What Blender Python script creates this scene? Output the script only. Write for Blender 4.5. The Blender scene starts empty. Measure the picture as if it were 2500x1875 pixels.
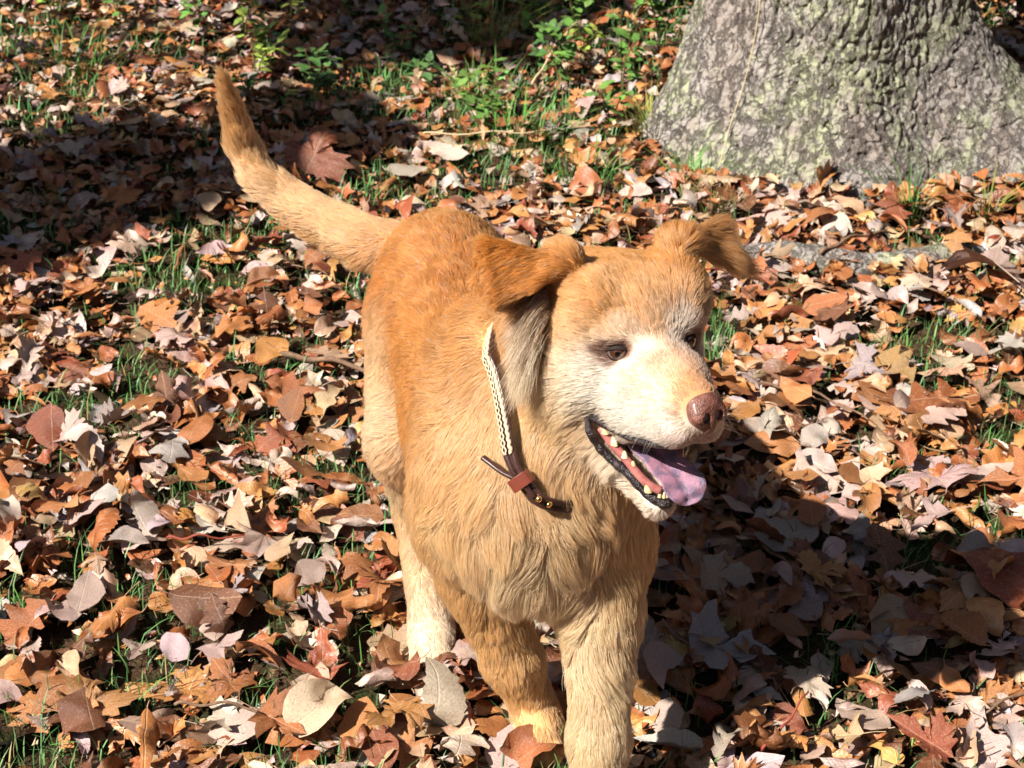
import bpy, math, random, os
import numpy as np
from mathutils import Vector, Matrix, kdtree
random.seed(7)
rng = np.random.default_rng(7)
R = math.radians
scene = bpy.context.scene
COL = scene.collection

# ------------------------------------------------------------------ camera, light, exposure
PITCH = R(30.4)
cam_data = bpy.data.cameras.new('camera')
cam = bpy.data.objects.new('camera', cam_data); COL.objects.link(cam)
cam.location = (0, 0, 1.5)
cam.rotation_euler = (R(90) - PITCH, 0, 0)
cam_data.sensor_width = 36
cam_data.lens = 18 / 0.308
cam_data.clip_start = 0.05
cam_data.clip_end = 400
cam_data.dof.use_dof = True
cam_data.dof.focus_distance = 1.85
cam_data.dof.aperture_fstop = 16
scene.camera = cam

SUN_EL, SUN_AZ = R(44.5), math.atan2(1.0, 0.66)    # azimuth of the light's travel, clockwise from +Y
travel = Vector((math.sin(SUN_AZ) * math.cos(SUN_EL), math.cos(SUN_AZ) * math.cos(SUN_EL), -math.sin(SUN_EL)))
sun_data = bpy.data.lights.new('sun', 'SUN')
sun = bpy.data.objects.new('sun', sun_data); COL.objects.link(sun)
sun_data.energy = 5.0
sun_data.angle = R(0.6)
sun_data.color = (1.0, 0.945, 0.86)
sun.rotation_euler = travel.to_track_quat('-Z', 'Y').to_euler()
sun.location = (-6, -3, 8)

world = bpy.data.worlds.new('World'); scene.world = world
world.use_nodes = True
wn = world.node_tree.nodes; wl = world.node_tree.links
wn.clear()
sky = wn.new('ShaderNodeTexSky'); sky.sky_type = 'NISHITA'; sky.sun_disc = False
sky.sun_elevation = SUN_EL
sky.sun_rotation = math.atan2(-travel.x, -travel.y)
bg = wn.new('ShaderNodeBackground'); bg.inputs['Strength'].default_value = 0.05
wo = wn.new('ShaderNodeOutputWorld')
wl.new(sky.outputs[0], bg.inputs[0]); wl.new(bg.outputs[0], wo.inputs[0])

scene.view_settings.view_transform = 'Standard'
scene.view_settings.look = 'None'
scene.view_settings.exposure = 0.95
scene.view_settings.gamma = 1.0
scene.view_settings.use_curve_mapping = False
scene.cycles.use_denoising = True
scene.cycles_curves.shape = 'THICK'
scene.cycles.max_bounces = 8
scene.cycles.diffuse_bounces = 4
scene.cycles.transparent_max_bounces = 8


# ------------------------------------------------------------------ helpers
def tag(o, label=None, cat=None, group=None, kind=None):
    if label: o['label'] = label
    if cat: o['category'] = cat
    if group: o['group'] = group
    if kind: o['kind'] = kind
    return o

def mesh_obj(name, verts, faces, mat=None, parent=None, smooth=True, uv=None, col=None, mesh_name=None):
    me = bpy.data.meshes.new(mesh_name or name)
    verts = np.asarray(verts, dtype=np.float32)
    if isinstance(faces, np.ndarray):
        n, k = faces.shape
        me.vertices.add(len(verts)); me.vertices.foreach_set('co', verts.ravel())
        me.loops.add(n * k); me.loops.foreach_set('vertex_index', faces.astype(np.int32).ravel())
        me.polygons.add(n)
        me.polygons.foreach_set('loop_start', np.arange(0, n * k, k, dtype=np.int32))
        me.polygons.foreach_set('loop_total', np.full(n, k, dtype=np.int32))
        me.update(calc_edges=True); me.validate()
    else:
        me.from_pydata([tuple(map(float, v)) for v in verts], [], [tuple(f) for f in faces]); me.update()
    if smooth:
        me.polygons.foreach_set('use_smooth', np.ones(len(me.polygons), dtype=bool))
    if uv is not None:
        li = np.empty(len(me.loops), dtype=np.int32); me.loops.foreach_get('vertex_index', li)
        ul = me.uv_layers.new(name='UVMap')
        ul.data.foreach_set('uv', np.asarray(uv, dtype=np.float32)[li].ravel())
    if col is not None:
        ca = me.color_attributes.new('tint', 'FLOAT_COLOR', 'POINT')
        c4 = np.ones((len(me.vertices), 4), dtype=np.float32); c4[:, :3] = col
        ca.data.foreach_set('color', c4.ravel())
    if mat: me.materials.append(mat)
    o = bpy.data.objects.new(name, me); COL.objects.link(o)
    if parent: o.parent = parent
    return o

def empty(name, loc=(0, 0, 0)):
    o = bpy.data.objects.new(name, None); o.location = loc; COL.objects.link(o); o.empty_display_size = 0.05
    return o

class NT:
    """small node-tree builder"""
    def __init__(s, name, rough=0.6, spec=0.3):
        s.m = bpy.data.materials.new(name); s.m.use_nodes = True
        s.n = s.m.node_tree.nodes; s.l = s.m.node_tree.links
        s.b = s.n['Principled BSDF']; s.out = s.n['Material Output']
        s.b.inputs['Roughness'].default_value = rough
        s.b.inputs['Specular IOR Level'].default_value = spec
    def node(s, t, **kw):
        n = s.n.new(t)
        for k, v in kw.items():
            if k in n.inputs.keys(): 
                i = n.inputs[k]
                if isinstance(v, bpy.types.NodeSocket): s.l.new(v, i)
                else: i.default_value = v
            else: setattr(n, k, v)
        return n
    def coord(s, which='Object'): return s.node('ShaderNodeTexCoord').outputs[which]
    def noise(s, vec, scale, detail=4, rough=0.55):
        return s.node('ShaderNodeTexNoise', Vector=vec, Scale=scale, Detail=detail, Roughness=rough).outputs['Fac']
    def ramp(s, fac, stops):
        r = s.n.new('ShaderNodeValToRGB'); s.l.new(fac, r.inputs[0])
        e = r.color_ramp.elements
        while len(e) < len(stops): e.new(0.5)
        for i, (p, c) in enumerate(stops):
            e[i].position = p; e[i].color = (c[0], c[1], c[2], 1) if not isinstance(c, float) else (c, c, c, 1)
        return r.outputs[0]
    def mix(s, fac, a, b, mode='MIX'):
        n = s.n.new('ShaderNodeMix'); n.data_type = 'RGBA'; n.blend_type = mode; n.clamp_result = True
        for sock, v in ((n.inputs[0], fac), (n.inputs[6], a), (n.inputs[7], b)):
            if isinstance(v, bpy.types.NodeSocket): s.l.new(v, sock)
            elif isinstance(v, (tuple, list)): sock.default_value = (v[0], v[1], v[2], 1)
            else: sock.default_value = v
        return n.outputs[2]
    def math(s, op, a, b=0.0, c=0.0):
        n = s.n.new('ShaderNodeMath'); n.operation = op
        for i, v in enumerate((a, b, c)):
            if isinstance(v, bpy.types.NodeSocket): s.l.new(v, n.inputs[i])
            else: n.inputs[i].default_value = v
        return n.outputs[0]
    def bump(s, h, strength=0.5, dist=0.01):
        b = s.node('ShaderNodeBump', Strength=strength, Distance=dist, Height=h)
        s.l.new(b.outputs[0], s.b.inputs['Normal']); return b
    def base(s, c):
        if isinstance(c, bpy.types.NodeSocket): s.l.new(c, s.b.inputs['Base Color'])
        else: s.b.inputs['Base Color'].default_value = (c[0], c[1], c[2], 1)

# numpy value noise in 3D (trilinear, periodic table)
_tab = rng.random((32, 32, 32)).astype(np.float32)
def vnoise(p, scale, off=0.0):
    q = p * scale + off
    i = np.floor(q).astype(np.int64); f = (q - i).astype(np.float32); f = f * f * (3 - 2 * f)
    i0 = i & 31; i1 = (i + 1) & 31
    x0, y0, z0 = i0[..., 0], i0[..., 1], i0[..., 2]; x1, y1, z1 = i1[..., 0], i1[..., 1], i1[..., 2]
    fx, fy, fz = f[..., 0], f[..., 1], f[..., 2]
    a = _tab[x0, y0, z0] * (1 - fx) + _tab[x1, y0, z0] * fx
    b = _tab[x0, y1, z0] * (1 - fx) + _tab[x1, y1, z0] * fx
    c = _tab[x0, y0, z1] * (1 - fx) + _tab[x1, y0, z1] * fx
    d = _tab[x0, y1, z1] * (1 - fx) + _tab[x1, y1, z1] * fx
    a = a * (1 - fy) + b * fy; c = c * (1 - fy) + d * fy
    return (a * (1 - fz) + c * fz) * 2 - 1
def fnoise(p, scale, octaves=3, off=0.0):
    s = 0; a = 1; t = 0
    for k in range(octaves):
        s = s + a * vnoise(p, scale * 2 ** k, off + 7.3 * k); t += a; a *= 0.5
    return s / t
def unit(v): return v / np.maximum(np.linalg.norm(v, axis=-1, keepdims=True), 1e-9)
# ------------------------------------------------------------------ the dog: a smooth-blended solid, meshed by surface nets
HO = np.array([0.1475, 1.530, 0.651])                       # between the eyes
_cp, _sp = math.cos(R(8)), math.sin(R(8))
HF = np.array([0.382 * _cp, -0.924 * _cp, _sp])             # forward along the muzzle
HU = np.array([-0.382 * _sp, 0.924 * _sp, _cp])
HR = np.array([0.924, 0.382, 0.0])
_ro = R(-3)                                                # slight tilt of the head
HU, HR = HU * math.cos(_ro) - HR * math.sin(_ro), HR * math.cos(_ro) + HU * math.sin(_ro)
HS = 1.05
HM = np.stack([HF, HR, HU])                                # rows
def H(f, r, u): return HO + HS * (f * HF + r * HR + u * HU)
def Hv(f, r, u): return f * HF + r * HR + u * HU
def to_head(p): return (p - HO) @ HM.T / HS

def sd_cone(p, a, b, ra, rb):
    a = np.asarray(a, dtype=np.float32); ab = np.asarray(b, dtype=np.float32) - a
    pa = p - a
    t = np.clip(pa @ ab / (ab @ ab), 0, 1)
    return np.linalg.norm(pa - t[..., None] * ab, axis=-1) - (ra + (rb - ra) * t)
def sd_ell(p, c, r, M=None):
    q = p - np.asarray(c, dtype=np.float32)
    if M is not None: q = q @ M.T
    r = np.asarray(r, dtype=np.float32)
    k0 = np.linalg.norm(q / r, axis=-1); k1 = np.linalg.norm(q / (r * r), axis=-1)
    return k0 * (k0 - 1) / np.maximum(k1, 1e-6)
def sd_tri(p, a, b, c, th):
    a, b, c = (np.asarray(v, dtype=np.float32) for v in (a, b, c))
    n = np.cross(b - a, c - a); n = n / np.linalg.norm(n)
    def seg(u, v):
        e = v - u; w = p - u; t = np.clip(w @ e / (e @ e), 0, 1)
        return np.linalg.norm(w - t[..., None] * e, axis=-1)
    inside = ((p - a) @ np.cross(n, b - a) > 0) & ((p - b) @ np.cross(n, c - b) > 0) & ((p - c) @ np.cross(n, a - c) > 0)
    return np.where(inside, np.abs((p - a) @ n), np.minimum(np.minimum(seg(a, b), seg(b, c)), seg(c, a))) - th

_yaw = R(13)
BM = np.array([[math.cos(_yaw), math.sin(_yaw), 0], [-math.sin(_yaw), math.cos(_yaw), 0], [0, 0, 1]], dtype=np.float32)
def yawM(d):
    a = R(d); return np.array([[math.cos(a), math.sin(a), 0], [-math.sin(a), math.cos(a), 0], [0, 0, 1]], dtype=np.float32)

TAIL = [(-.120, 2.13, .462, .056), (-.202, 2.17, .463, .050), (-.242, 2.20, .467, .047), (-.282, 2.23, .474, .044), (-.326, 2.26, .487, .040),
        (-.371, 2.28, .518, .037), (-.396, 2.29, .563, .032), (-.405, 2.275, .625, .022), (-.411, 2.25, .685, .010)]

PRIMS = []   # (kind, args, k, op)
def E(c, r, k=.03, M=None): PRIMS.append(('e', c, r, M, k, 'u'))
def C(a, b, ra, rb, k=.03): PRIMS.append(('c', a, b, ra, rb, k, 'u'))
def HE(c, r, k=.015, tilt=0, op='u', yaw=0):
    """ellipsoid in head axes; tilt pitches it forward-down"""
    t = R(tilt); y = R(yaw)
    m = np.array([[math.cos(t), 0, -math.sin(t)], [0, 1, 0], [math.sin(t), 0, math.cos(t)]])
    m2 = np.array([[math.cos(y), math.sin(y), 0], [-math.sin(y), math.cos(y), 0], [0, 0, 1]])
    PRIMS.append(('e', tuple(H(*c)), tuple(np.array(r) * HS), (m @ m2 @ HM).astype(np.float32), k, op))
def HC(a, b, ra, rb, k=.015): PRIMS.append(('c', tuple(H(*a)), tuple(H(*b)), ra * HS, rb * HS, k, 'u'))
def HT(a, b, c, th, k=.01): PRIMS.append(('t', tuple(H(*a)), tuple(H(*b)), tuple(H(*c)), th, k, 'u'))

# torso
E((-.088, 2.06, .430), (.100, .130, .120), M=yawM(16))
E((-.062, 1.93, .432), (.098, .150, .115), .05, yawM(14))
E((-.016, 1.775, .415), (.120, .170, .142), .05, yawM(13))
E((.020, 1.640, .410), (.112, .105, .130), .05, yawM(12))
E((.032, 1.605, .368), (.090, .068, .085), .04, yawM(12))
E((-.058, 1.66, .385), (.055, .075, .105), .04)
E((.104, 1.64, .375), (.044, .070, .100), .04)
# neck and ruff
C((.010, 1.74, .500), (.078, 1.645, .615), .098, .080, .05)
C((.055, 1.62, .440), (.100, 1.595, .555), .092, .066, .05)
# dog's left front leg, planted and nearest
C((.106, 1.615, .350), (.108, 1.590, .255), .054, .043, .03)
C((.108, 1.590, .255), (.104, 1.510, .120), .041, .031, .02)
C((.104, 1.510, .120), (.100, 1.470, .050), .030, .029, .02)
E((.100, 1.435, .027), (.037, .052, .027), .02)
for dx in (-.024, -.008, .009, .025):
    E((.100 + dx, 1.394 - (.006 if abs(dx) < .015 else 0), .018), (.0105, .020, .016), .006)
# dog's right front leg, pushed back
C((-.058, 1.665, .350), (-.040, 1.665, .255), .058, .046, .03)
C((-.040, 1.665, .255), (.000, 1.655, .120), .045, .033, .02)
C((.000, 1.655, .120), (.024, 1.660, .050), .032, .029, .02)
E((.034, 1.638, .027), (.034, .048, .026), .02)
for dx in (-.022, -.007, .008, .023):
    E((.034 + dx, 1.600 - (.005 if abs(dx) < .015 else 0), .018), (.010, .018, .015), .006)
# dog's right hind leg, stepping forward
C((-.120, 2.030, .400), (-.138, 1.910, .290), .080, .058, .04)
C((-.138, 1.910, .290), (-.132, 1.945, .150), .052, .032, .02)
C((-.132, 1.945, .150), (-.115, 1.850, .050), .032, .030, .02)
E((-.112, 1.815, .027), (.034, .052, .027), .02)
for dx in (-.022, -.007, .008, .023):
    E((-.110 + dx, 1.775 - (.005 if abs(dx) < .015 else 0), .018), (.010, .018, .015), .006)
# dog's left hind leg, behind
C((-.010, 2.060, .400), (.025, 1.990, .280), .080, .055, .04)
C((.025, 1.990, .280), (.045, 2.090, .140), .048, .027, .02)
C((.045, 2.090, .140), (.058, 2.040, .045), .026, .026, .02)
E((.062, 2.010, .026), (.034, .052, .026), .02)
# tail
for (x0, y0, z0, r0), (x1, y1, z1, r1) in zip(TAIL[:-1], TAIL[1:]):
    C((x0, y0, z0), (x1, y1, z1), r0 * .66, r1 * .66, .004)
# head
HE((-.076, 0, .010), (.085, .078, .059), .02)
for s in (-1, 1):
    HE((-.052, .050 * s, .030), (.046, .032, .040), .02)
HE((-.028, 0, .016), (.044, .050, .031), .018, tilt=14)
for s in (-1, 1):
    HE((-.050, .043 * s, -.036), (.052, .030, .042), .02)
    HE((-.012, .035 * s, .019), (.022, .020, .013), .010, tilt=12)
    HE((.028, .024 * s, -.032), (.045, .020, .028), .015, yaw=-8 * s)
HC((-.010, 0, -.032), (.082, 0, -.040), .043, .030, .018)
HC((.012, 0, -.014), (.094, 0, -.023), .019, .017, .012)
for s in (-1, 1):                                          # flews
    HE((.062, .019 * s, -.054), (.044, .021, .023), .010, tilt=4, yaw=-6 * s)
    HE((.018, .030 * s, -.060), (.040, .022, .026), .014, tilt=2, yaw=-10 * s)
HE((.100, 0, -.034), (.018, .022, .024), .008)
# lower jaw
for s in (-1, 1):
    HC((-.062, .040 * s, -.082), (-.018, .029 * s, -.130), .023, .012, .012)
    HC((-.018, .029 * s, -.130), (.027, .006 * s, -.166), .011, .009, .008)
HC((-.034, 0, -.134), (.024, 0, -.171), .020, .010, .012)
HE((-.065, 0, -.100), (.050, .052, .042), .025)
HE((-.035, 0, -.128), (.040, .028, .022), .02, tilt=45)
for s in (-1, 1):
    HE((-.090, .046 * s, -.050), (.048, .038, .056), .03)
# ears: dog's right ear, held out sideways with the flap folded over
HT((-.058, -.066, .076), (-.098, -.070, .030), (-.086, -.142, .098), .0042, .014)
HT((-.058, -.066, .076), (-.086, -.142, .098), (-.052, -.142, .050), .0042, .006)
HT((-.058, -.066, .076), (-.052, -.142, .050), (-.046, -.106, .062), .0042, .006)
HT((-.086, -.142, .098), (-.052, -.142, .050), (-.078, -.154, .064), .0042, .006)
HT((-.074, -.066, .068), (-.080, -.076, .005), (-.080, -.128, .036), .0042, .012)
HT((-.074, -.066, .068), (-.080, -.128, .036), (-.086, -.142, .092), .0042, .010)
HE((-.070, -.066, .070), (.022, .020, .022), .015)
HE((-.075, .066, .072), (.022, .020, .020), .015)
# dog's left ear, lifted and blowing back
HT((-.060, .060, .080), (-.105, .066, .045), (-.090, .116, .086), .0045, .012)
HT((-.060, .060, .080), (-.090, .116, .086), (-.075, .126, .050), .0045, .006)
HT((-.090, .116, .086), (-.075, .126, .050), (-.096, .154, .036), .0045, .006)
HE((-.074, -.060, -.042), (.048, .032, .054), .03)
# eye sockets
EYES = [(.0075, -.0415, -.002), (.0075, .0415, -.002)]
for e in EYES:
    HE((e[0] + .004, e[1] * 1.03, e[2]), (.011, .0105, .0054), .004, op='s')
# mouth cavity between the jaws
HE((.020, 0, -.104), (.060, .024, .020), .006, tilt=30, op='s')

def axis(lo, hi, flo, fhi, c, f):
    a = np.arange(lo, flo, c); b = np.arange(flo, fhi, f); d = np.arange(fhi, hi, c)
    return np.concatenate([a, b, d]).astype(np.float32)
gx = axis(-.46, .36, -.04, .30, .007, .0028)
gy = axis(1.35, 2.38, 1.36, 1.72, .007, .0028)
gz = axis(-.012, .83, .45, .80, .007, .0028)

def prim_eval(P, p):
    if P[0] == 'e': return sd_ell(p, P[1], P[2], P[3])
    if P[0] == 'c': return sd_cone(p, P[1], P[2], P[3], P[4])
    return sd_tri(p, P[1], P[2], P[3], P[4])
def prim_box(P):
    if P[0] == 'e': c = np.array(P[1]); r = max(P[2]); return c - r, c + r
    if P[0] == 'c': a, b = np.array(P[1]), np.array(P[2]); r = max(P[3], P[4]); return np.minimum(a, b) - r, np.maximum(a, b) + r
    q = np.array(P[1:4]); return q.min(0) - P[4], q.max(0) + P[4]
def smin(a, b, k):
    h = np.clip(.5 + .5 * (b - a) / k, 0, 1); return b * (1 - h) + a * h - k * h * (1 - h)
def combine(D, d, k, op):
    if op == 'u': return smin(D, d, k)
    return -smin(-D, d, k)

def body_grid():
    D = np.full((len(gx), len(gy), len(gz)), 1.0, dtype=np.float32)
    for P in PRIMS:
        k, op = P[-2], P[-1]
        lo, hi = prim_box(P); m = k + .03
        sl = []
        for ax, g in enumerate((gx, gy, gz)):
            i0 = max(0, int(np.searchsorted(g, lo[ax] - m)) - 1); i1 = min(len(g), int(np.searchsorted(g, hi[ax] + m)) + 1)
            sl.append(slice(i0, i1))
        p = np.stack(np.meshgrid(gx[sl[0]], gy[sl[1]], gz[sl[2]], indexing='ij'), -1)
        d = prim_eval(P, p)
        D[tuple(sl)] = combine(D[tuple(sl)], d, k, op)
    return D
def body_sdf(p):
    D = np.full(p.shape[:-1], 1.0, dtype=np.float32)
    for P in PRIMS: D = combine(D, prim_eval(P, p), P[-2], P[-1])
    return D

def surface_nets(D):
    S = D < 0
    nx, ny, nz = D.shape
    c = np.zeros((nx - 1, ny - 1, nz - 1), dtype=np.int8)
    for a in (0, 1):
        for b in (0, 1):
            for d in (0, 1): c += S[a:nx - 1 + a, b:ny - 1 + b, d:nz - 1 + d]
    act = np.argwhere((c > 0) & (c < 8))
    idx = -np.ones(c.shape, dtype=np.int64); idx[tuple(act.T)] = np.arange(len(act))
    G = (gx, gy, gz)
    def corner(o): 
        i = act + o
        return D[i[:, 0], i[:, 1], i[:, 2]], np.stack([G[k][i[:, k]] for k in range(3)], -1)
    acc = np.zeros((len(act), 3)); cnt = np.zeros(len(act))
    offs = [np.array((a, b, d)) for a in (0, 1) for b in (0, 1) for d in (0, 1)]
    cv = {tuple(o): corner(o) for o in offs}
    for o in offs:
        for ax in range(3):
            if o[ax] == 0:
                o2 = o.copy(); o2[ax] = 1
                d0, p0 = cv[tuple(o)]; d1, p1 = cv[tuple(o2)]
                m = (d0 < 0) != (d1 < 0)
                t = np.where(m, d0 / np.where(d0 == d1, 1, d0 - d1), 0)
                acc += np.where(m[:, None], p0 + (p1 - p0) * t[:, None], 0); cnt += m
    V = acc / cnt[:, None]
    quads = []
    for ax in range(3):
        s0 = [slice(None)] * 3; s1 = [slice(None)] * 3; s0[ax] = slice(0, -1); s1[ax] = slice(1, None)
        A, B = S[tuple(s0)], S[tuple(s1)]
        e = np.argwhere(A != B); inside = A[tuple(e.T)]
        u, v = [k for k in range(3) if k != ax]
        ok = (e[:, u] > 0) & (e[:, v] > 0) & (e[:, u] < D.shape[u] - 1) & (e[:, v] < D.shape[v] - 1)
        e, inside = e[ok], inside[ok]
        q = []
        for du, dv in ((-1, -1), (0, -1), (0, 0), (-1, 0)):
            f = e.copy(); f[:, u] += du; f[:, v] += dv; q.append(idx[tuple(f.T)])
        q = np.stack(q, 1)
        flip = inside if ax != 1 else ~inside
        q[~flip] = q[~flip][:, ::-1]
        quads.append(q)
    Q = np.concatenate(quads); Q = Q[(Q >= 0).all(1)]
    return V, Q

DOGV, DOGQ = surface_nets(body_grid())

# keep the largest connected piece only is not needed: the pieces all blend.  Light smoothing:
def smooth_verts(V, Q, it=2, lam=.5):
    for _ in range(it):
        acc = np.zeros_like(V); cnt = np.zeros(len(V))
        for a, b in ((0, 1), (1, 2), (2, 3), (3, 0)):
            np.add.at(acc, Q[:, a], V[Q[:, b]]); np.add.at(cnt, Q[:, a], 1)
            np.add.at(acc, Q[:, b], V[Q[:, a]]); np.add.at(cnt, Q[:, b], 1)
        V = V + lam * (acc / np.maximum(cnt, 1)[:, None] - V)
    return V
DOGV = smooth_verts(DOGV, DOGQ)
print('dog verts', len(DOGV), 'grid', len(gx), len(gy), len(gz))
# ------------------------------------------------------------------ coat: direction, length and colour by place
def seg_dir(a, b): d = np.array(b[:3]) - np.array(a[:3]); return tuple(d / np.linalg.norm(d))
# (place, direction the hair lies, length, spread)
FLOW = [
    (H(.075, 0, -.012), Hv(-1, 0, .12), .0065, .022), (H(.070, -.03, -.045), Hv(-1, -.25, -.35), .0095, .022), (H(.070, .03, -.045), Hv(-1, .25, -.35), .0095, .022),
    (H(.105, 0, -.060), Hv(-.3, 0, -1), .006, .012),
    (H(.030, -.035, -.030), Hv(-1, -.35, -.2), .011, .025), (H(.030, .035, -.030), Hv(-1, .35, -.2), .011, .025),
    (H(.015, 0, .012), Hv(-.8, 0, .7), .008, .018), (H(-.015, 0, .045), Hv(-.8, 0, .6), .014, .025), (H(-.07, 0, .075), Hv(-1, 0, .1), .016, .035),
    (H(-.01, -.045, .030), Hv(-.7, -.5, .5), .012, .02), (H(-.01, .045, .030), Hv(-.7, .5, .5), .012, .02),
    (H(-.045, -.070, .035), Hv(-.6, -.6, .15), .014, .025), (H(-.045, .070, .035), Hv(-.6, .6, .15), .014, .025),
    (H(-.035, -.065, -.030), Hv(-.9, -.35, -.25), .013, .03), (H(-.035, .065, -.030), Hv(-.9, .35, -.25), .013, .03),
    (H(-.090, -.085, -.050), Hv(-.7, -.35, -.65), .026, .035), (H(-.090, .085, -.050), Hv(-.7, .35, -.65), .026, .035),
    (H(.010, -.020, -.150), Hv(-.9, -.1, .25), .008, .02), (H(.010, .020, -.150), Hv(-.9, .1, .25), .008, .02),
    (H(-.030, -.045, -.120), Hv(-1, -.1, -.1), .016, .022), (H(-.030, .045, -.120), Hv(-1, .1, -.1), .016, .022), (H(-.050, 0, -.150), Hv(-.7, 0, -.8), .026, .03),
    (H(-.070, .052, .090), Hv(-.8, .25, .6), .022, .016), (H(-.068, -.054, .092), Hv(-.8, -.3, .6), .022, .014), (H(.034, 0, -.172), Hv(-1, 0, .0), .005, .014), (H(.012, -.012, -.165), Hv(-1, 0, .0), .006, .014),
    (H(-.075, -.120, .080), Hv(.05, -1, -.12), .016, .035), (H(-.050, -.125, .055), Hv(.15, -.8, -.45), .018, .02),
    (H(-.085, .110, .070), Hv(-.15, 1, -.35), .032, .035),
    ((-.02, 1.72, .60), (-.15, .5, -.6), .030, .05), ((.08, 1.53, .50), (-.1, -.15, -1), .036, .05), ((-.04, 1.60, .50), (-.25, .1, -1), .030, .04), ((.17, 1.60, .48), (.2, .1, -1), .034, .05),
    ((.03, 1.50, .40), (.05, -.15, -1), .050, .05), ((.035, 1.51, .31), (.02, -.15, -1), .075, .045), ((-.09, 1.57, .38), (-.15, .1, -1), .040, .05), ((.15, 1.57, .38), (.15, .1, -1), .042, .05),
    ((-.12, 1.70, .45), (-.15, .5, -.8), .026, .06), ((-.13, 1.84, .42), (-.1, .8, -.5), .024, .07), ((-.06, 1.84, .56), (-.25, 1, -.05), .020, .07), ((.08, 1.84, .50), (0, .8, -.5), .024, .07),
    ((-.05, 1.84, .29), (0, .8, -.6), .035, .07),
    ((-.09, 2.08, .55), (-.25, .9, -.25), .018, .06), ((-.19, 2.05, .46), (-.15, .5, -.9), .018, .05), ((-.19, 1.95, .36), (0, .25, -1), .018, .06), ((-.13, 2.15, .40), (0, .5, -1), .040, .05),
    ((-.15, 1.93, .22), (0, .5, -1), .018, .05), ((-.14, 1.92, .10), (.1, .1, -1), .012, .05), ((-.11, 1.80, .03), (.1, -.6, -.6), .009, .03),
    ((.03, 2.02, .28), (0, .3, -1), .018, .06), ((.05, 2.05, .10), (0, .1, -1), .012, .06),
    ((-.05, 1.66, .26), (.05, .1, -1), .032, .04), ((.0, 1.65, .13), (.1, 0, -1), .019, .04), ((.034, 1.63, .03), (.1, -.6, -.7), .009, .03),
    ((.12, 1.58, .26), (.1, -.2, -1), .028, .04), ((.106, 1.51, .13), (0, -.3, -1), .020, .04), ((.100, 1.43, .03), (0, -.6, -.7), .009, .03),
    ((.125, 1.67, .20), (0, .5, -1), .030, .03), ((-.03, 1.70, .20), (0, .5, -1), .028, .03),
]
for i in range(len(TAIL) - 1):
    a, b = TAIL[i], TAIL[i + 1]; m = (np.array(a[:3]) + np.array(b[:3])) / 2
    sdv = np.array(seg_dir(a, b)); o_ = np.array([.6, 0, .8]) if i < 3 else np.array([1.0, 0, .1]); k_ = max(0, 1 - i / 7)
    FLOW.append((tuple(m + o_ * a[3] * .6), tuple(sdv), .022, .03)); FLOW.append((tuple(m - o_ * a[3] * .6), tuple(sdv + np.array([0, 0, -.3 * k_])), .022 + .016 * k_, .03))
GOLD, DEEP, LIGHT, CREAM, WHITE = (.56, .27, .085), (.47, .185, .045), (.74, .46, .22), (.84, .62, .38), (.90, .82, .72)
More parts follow.
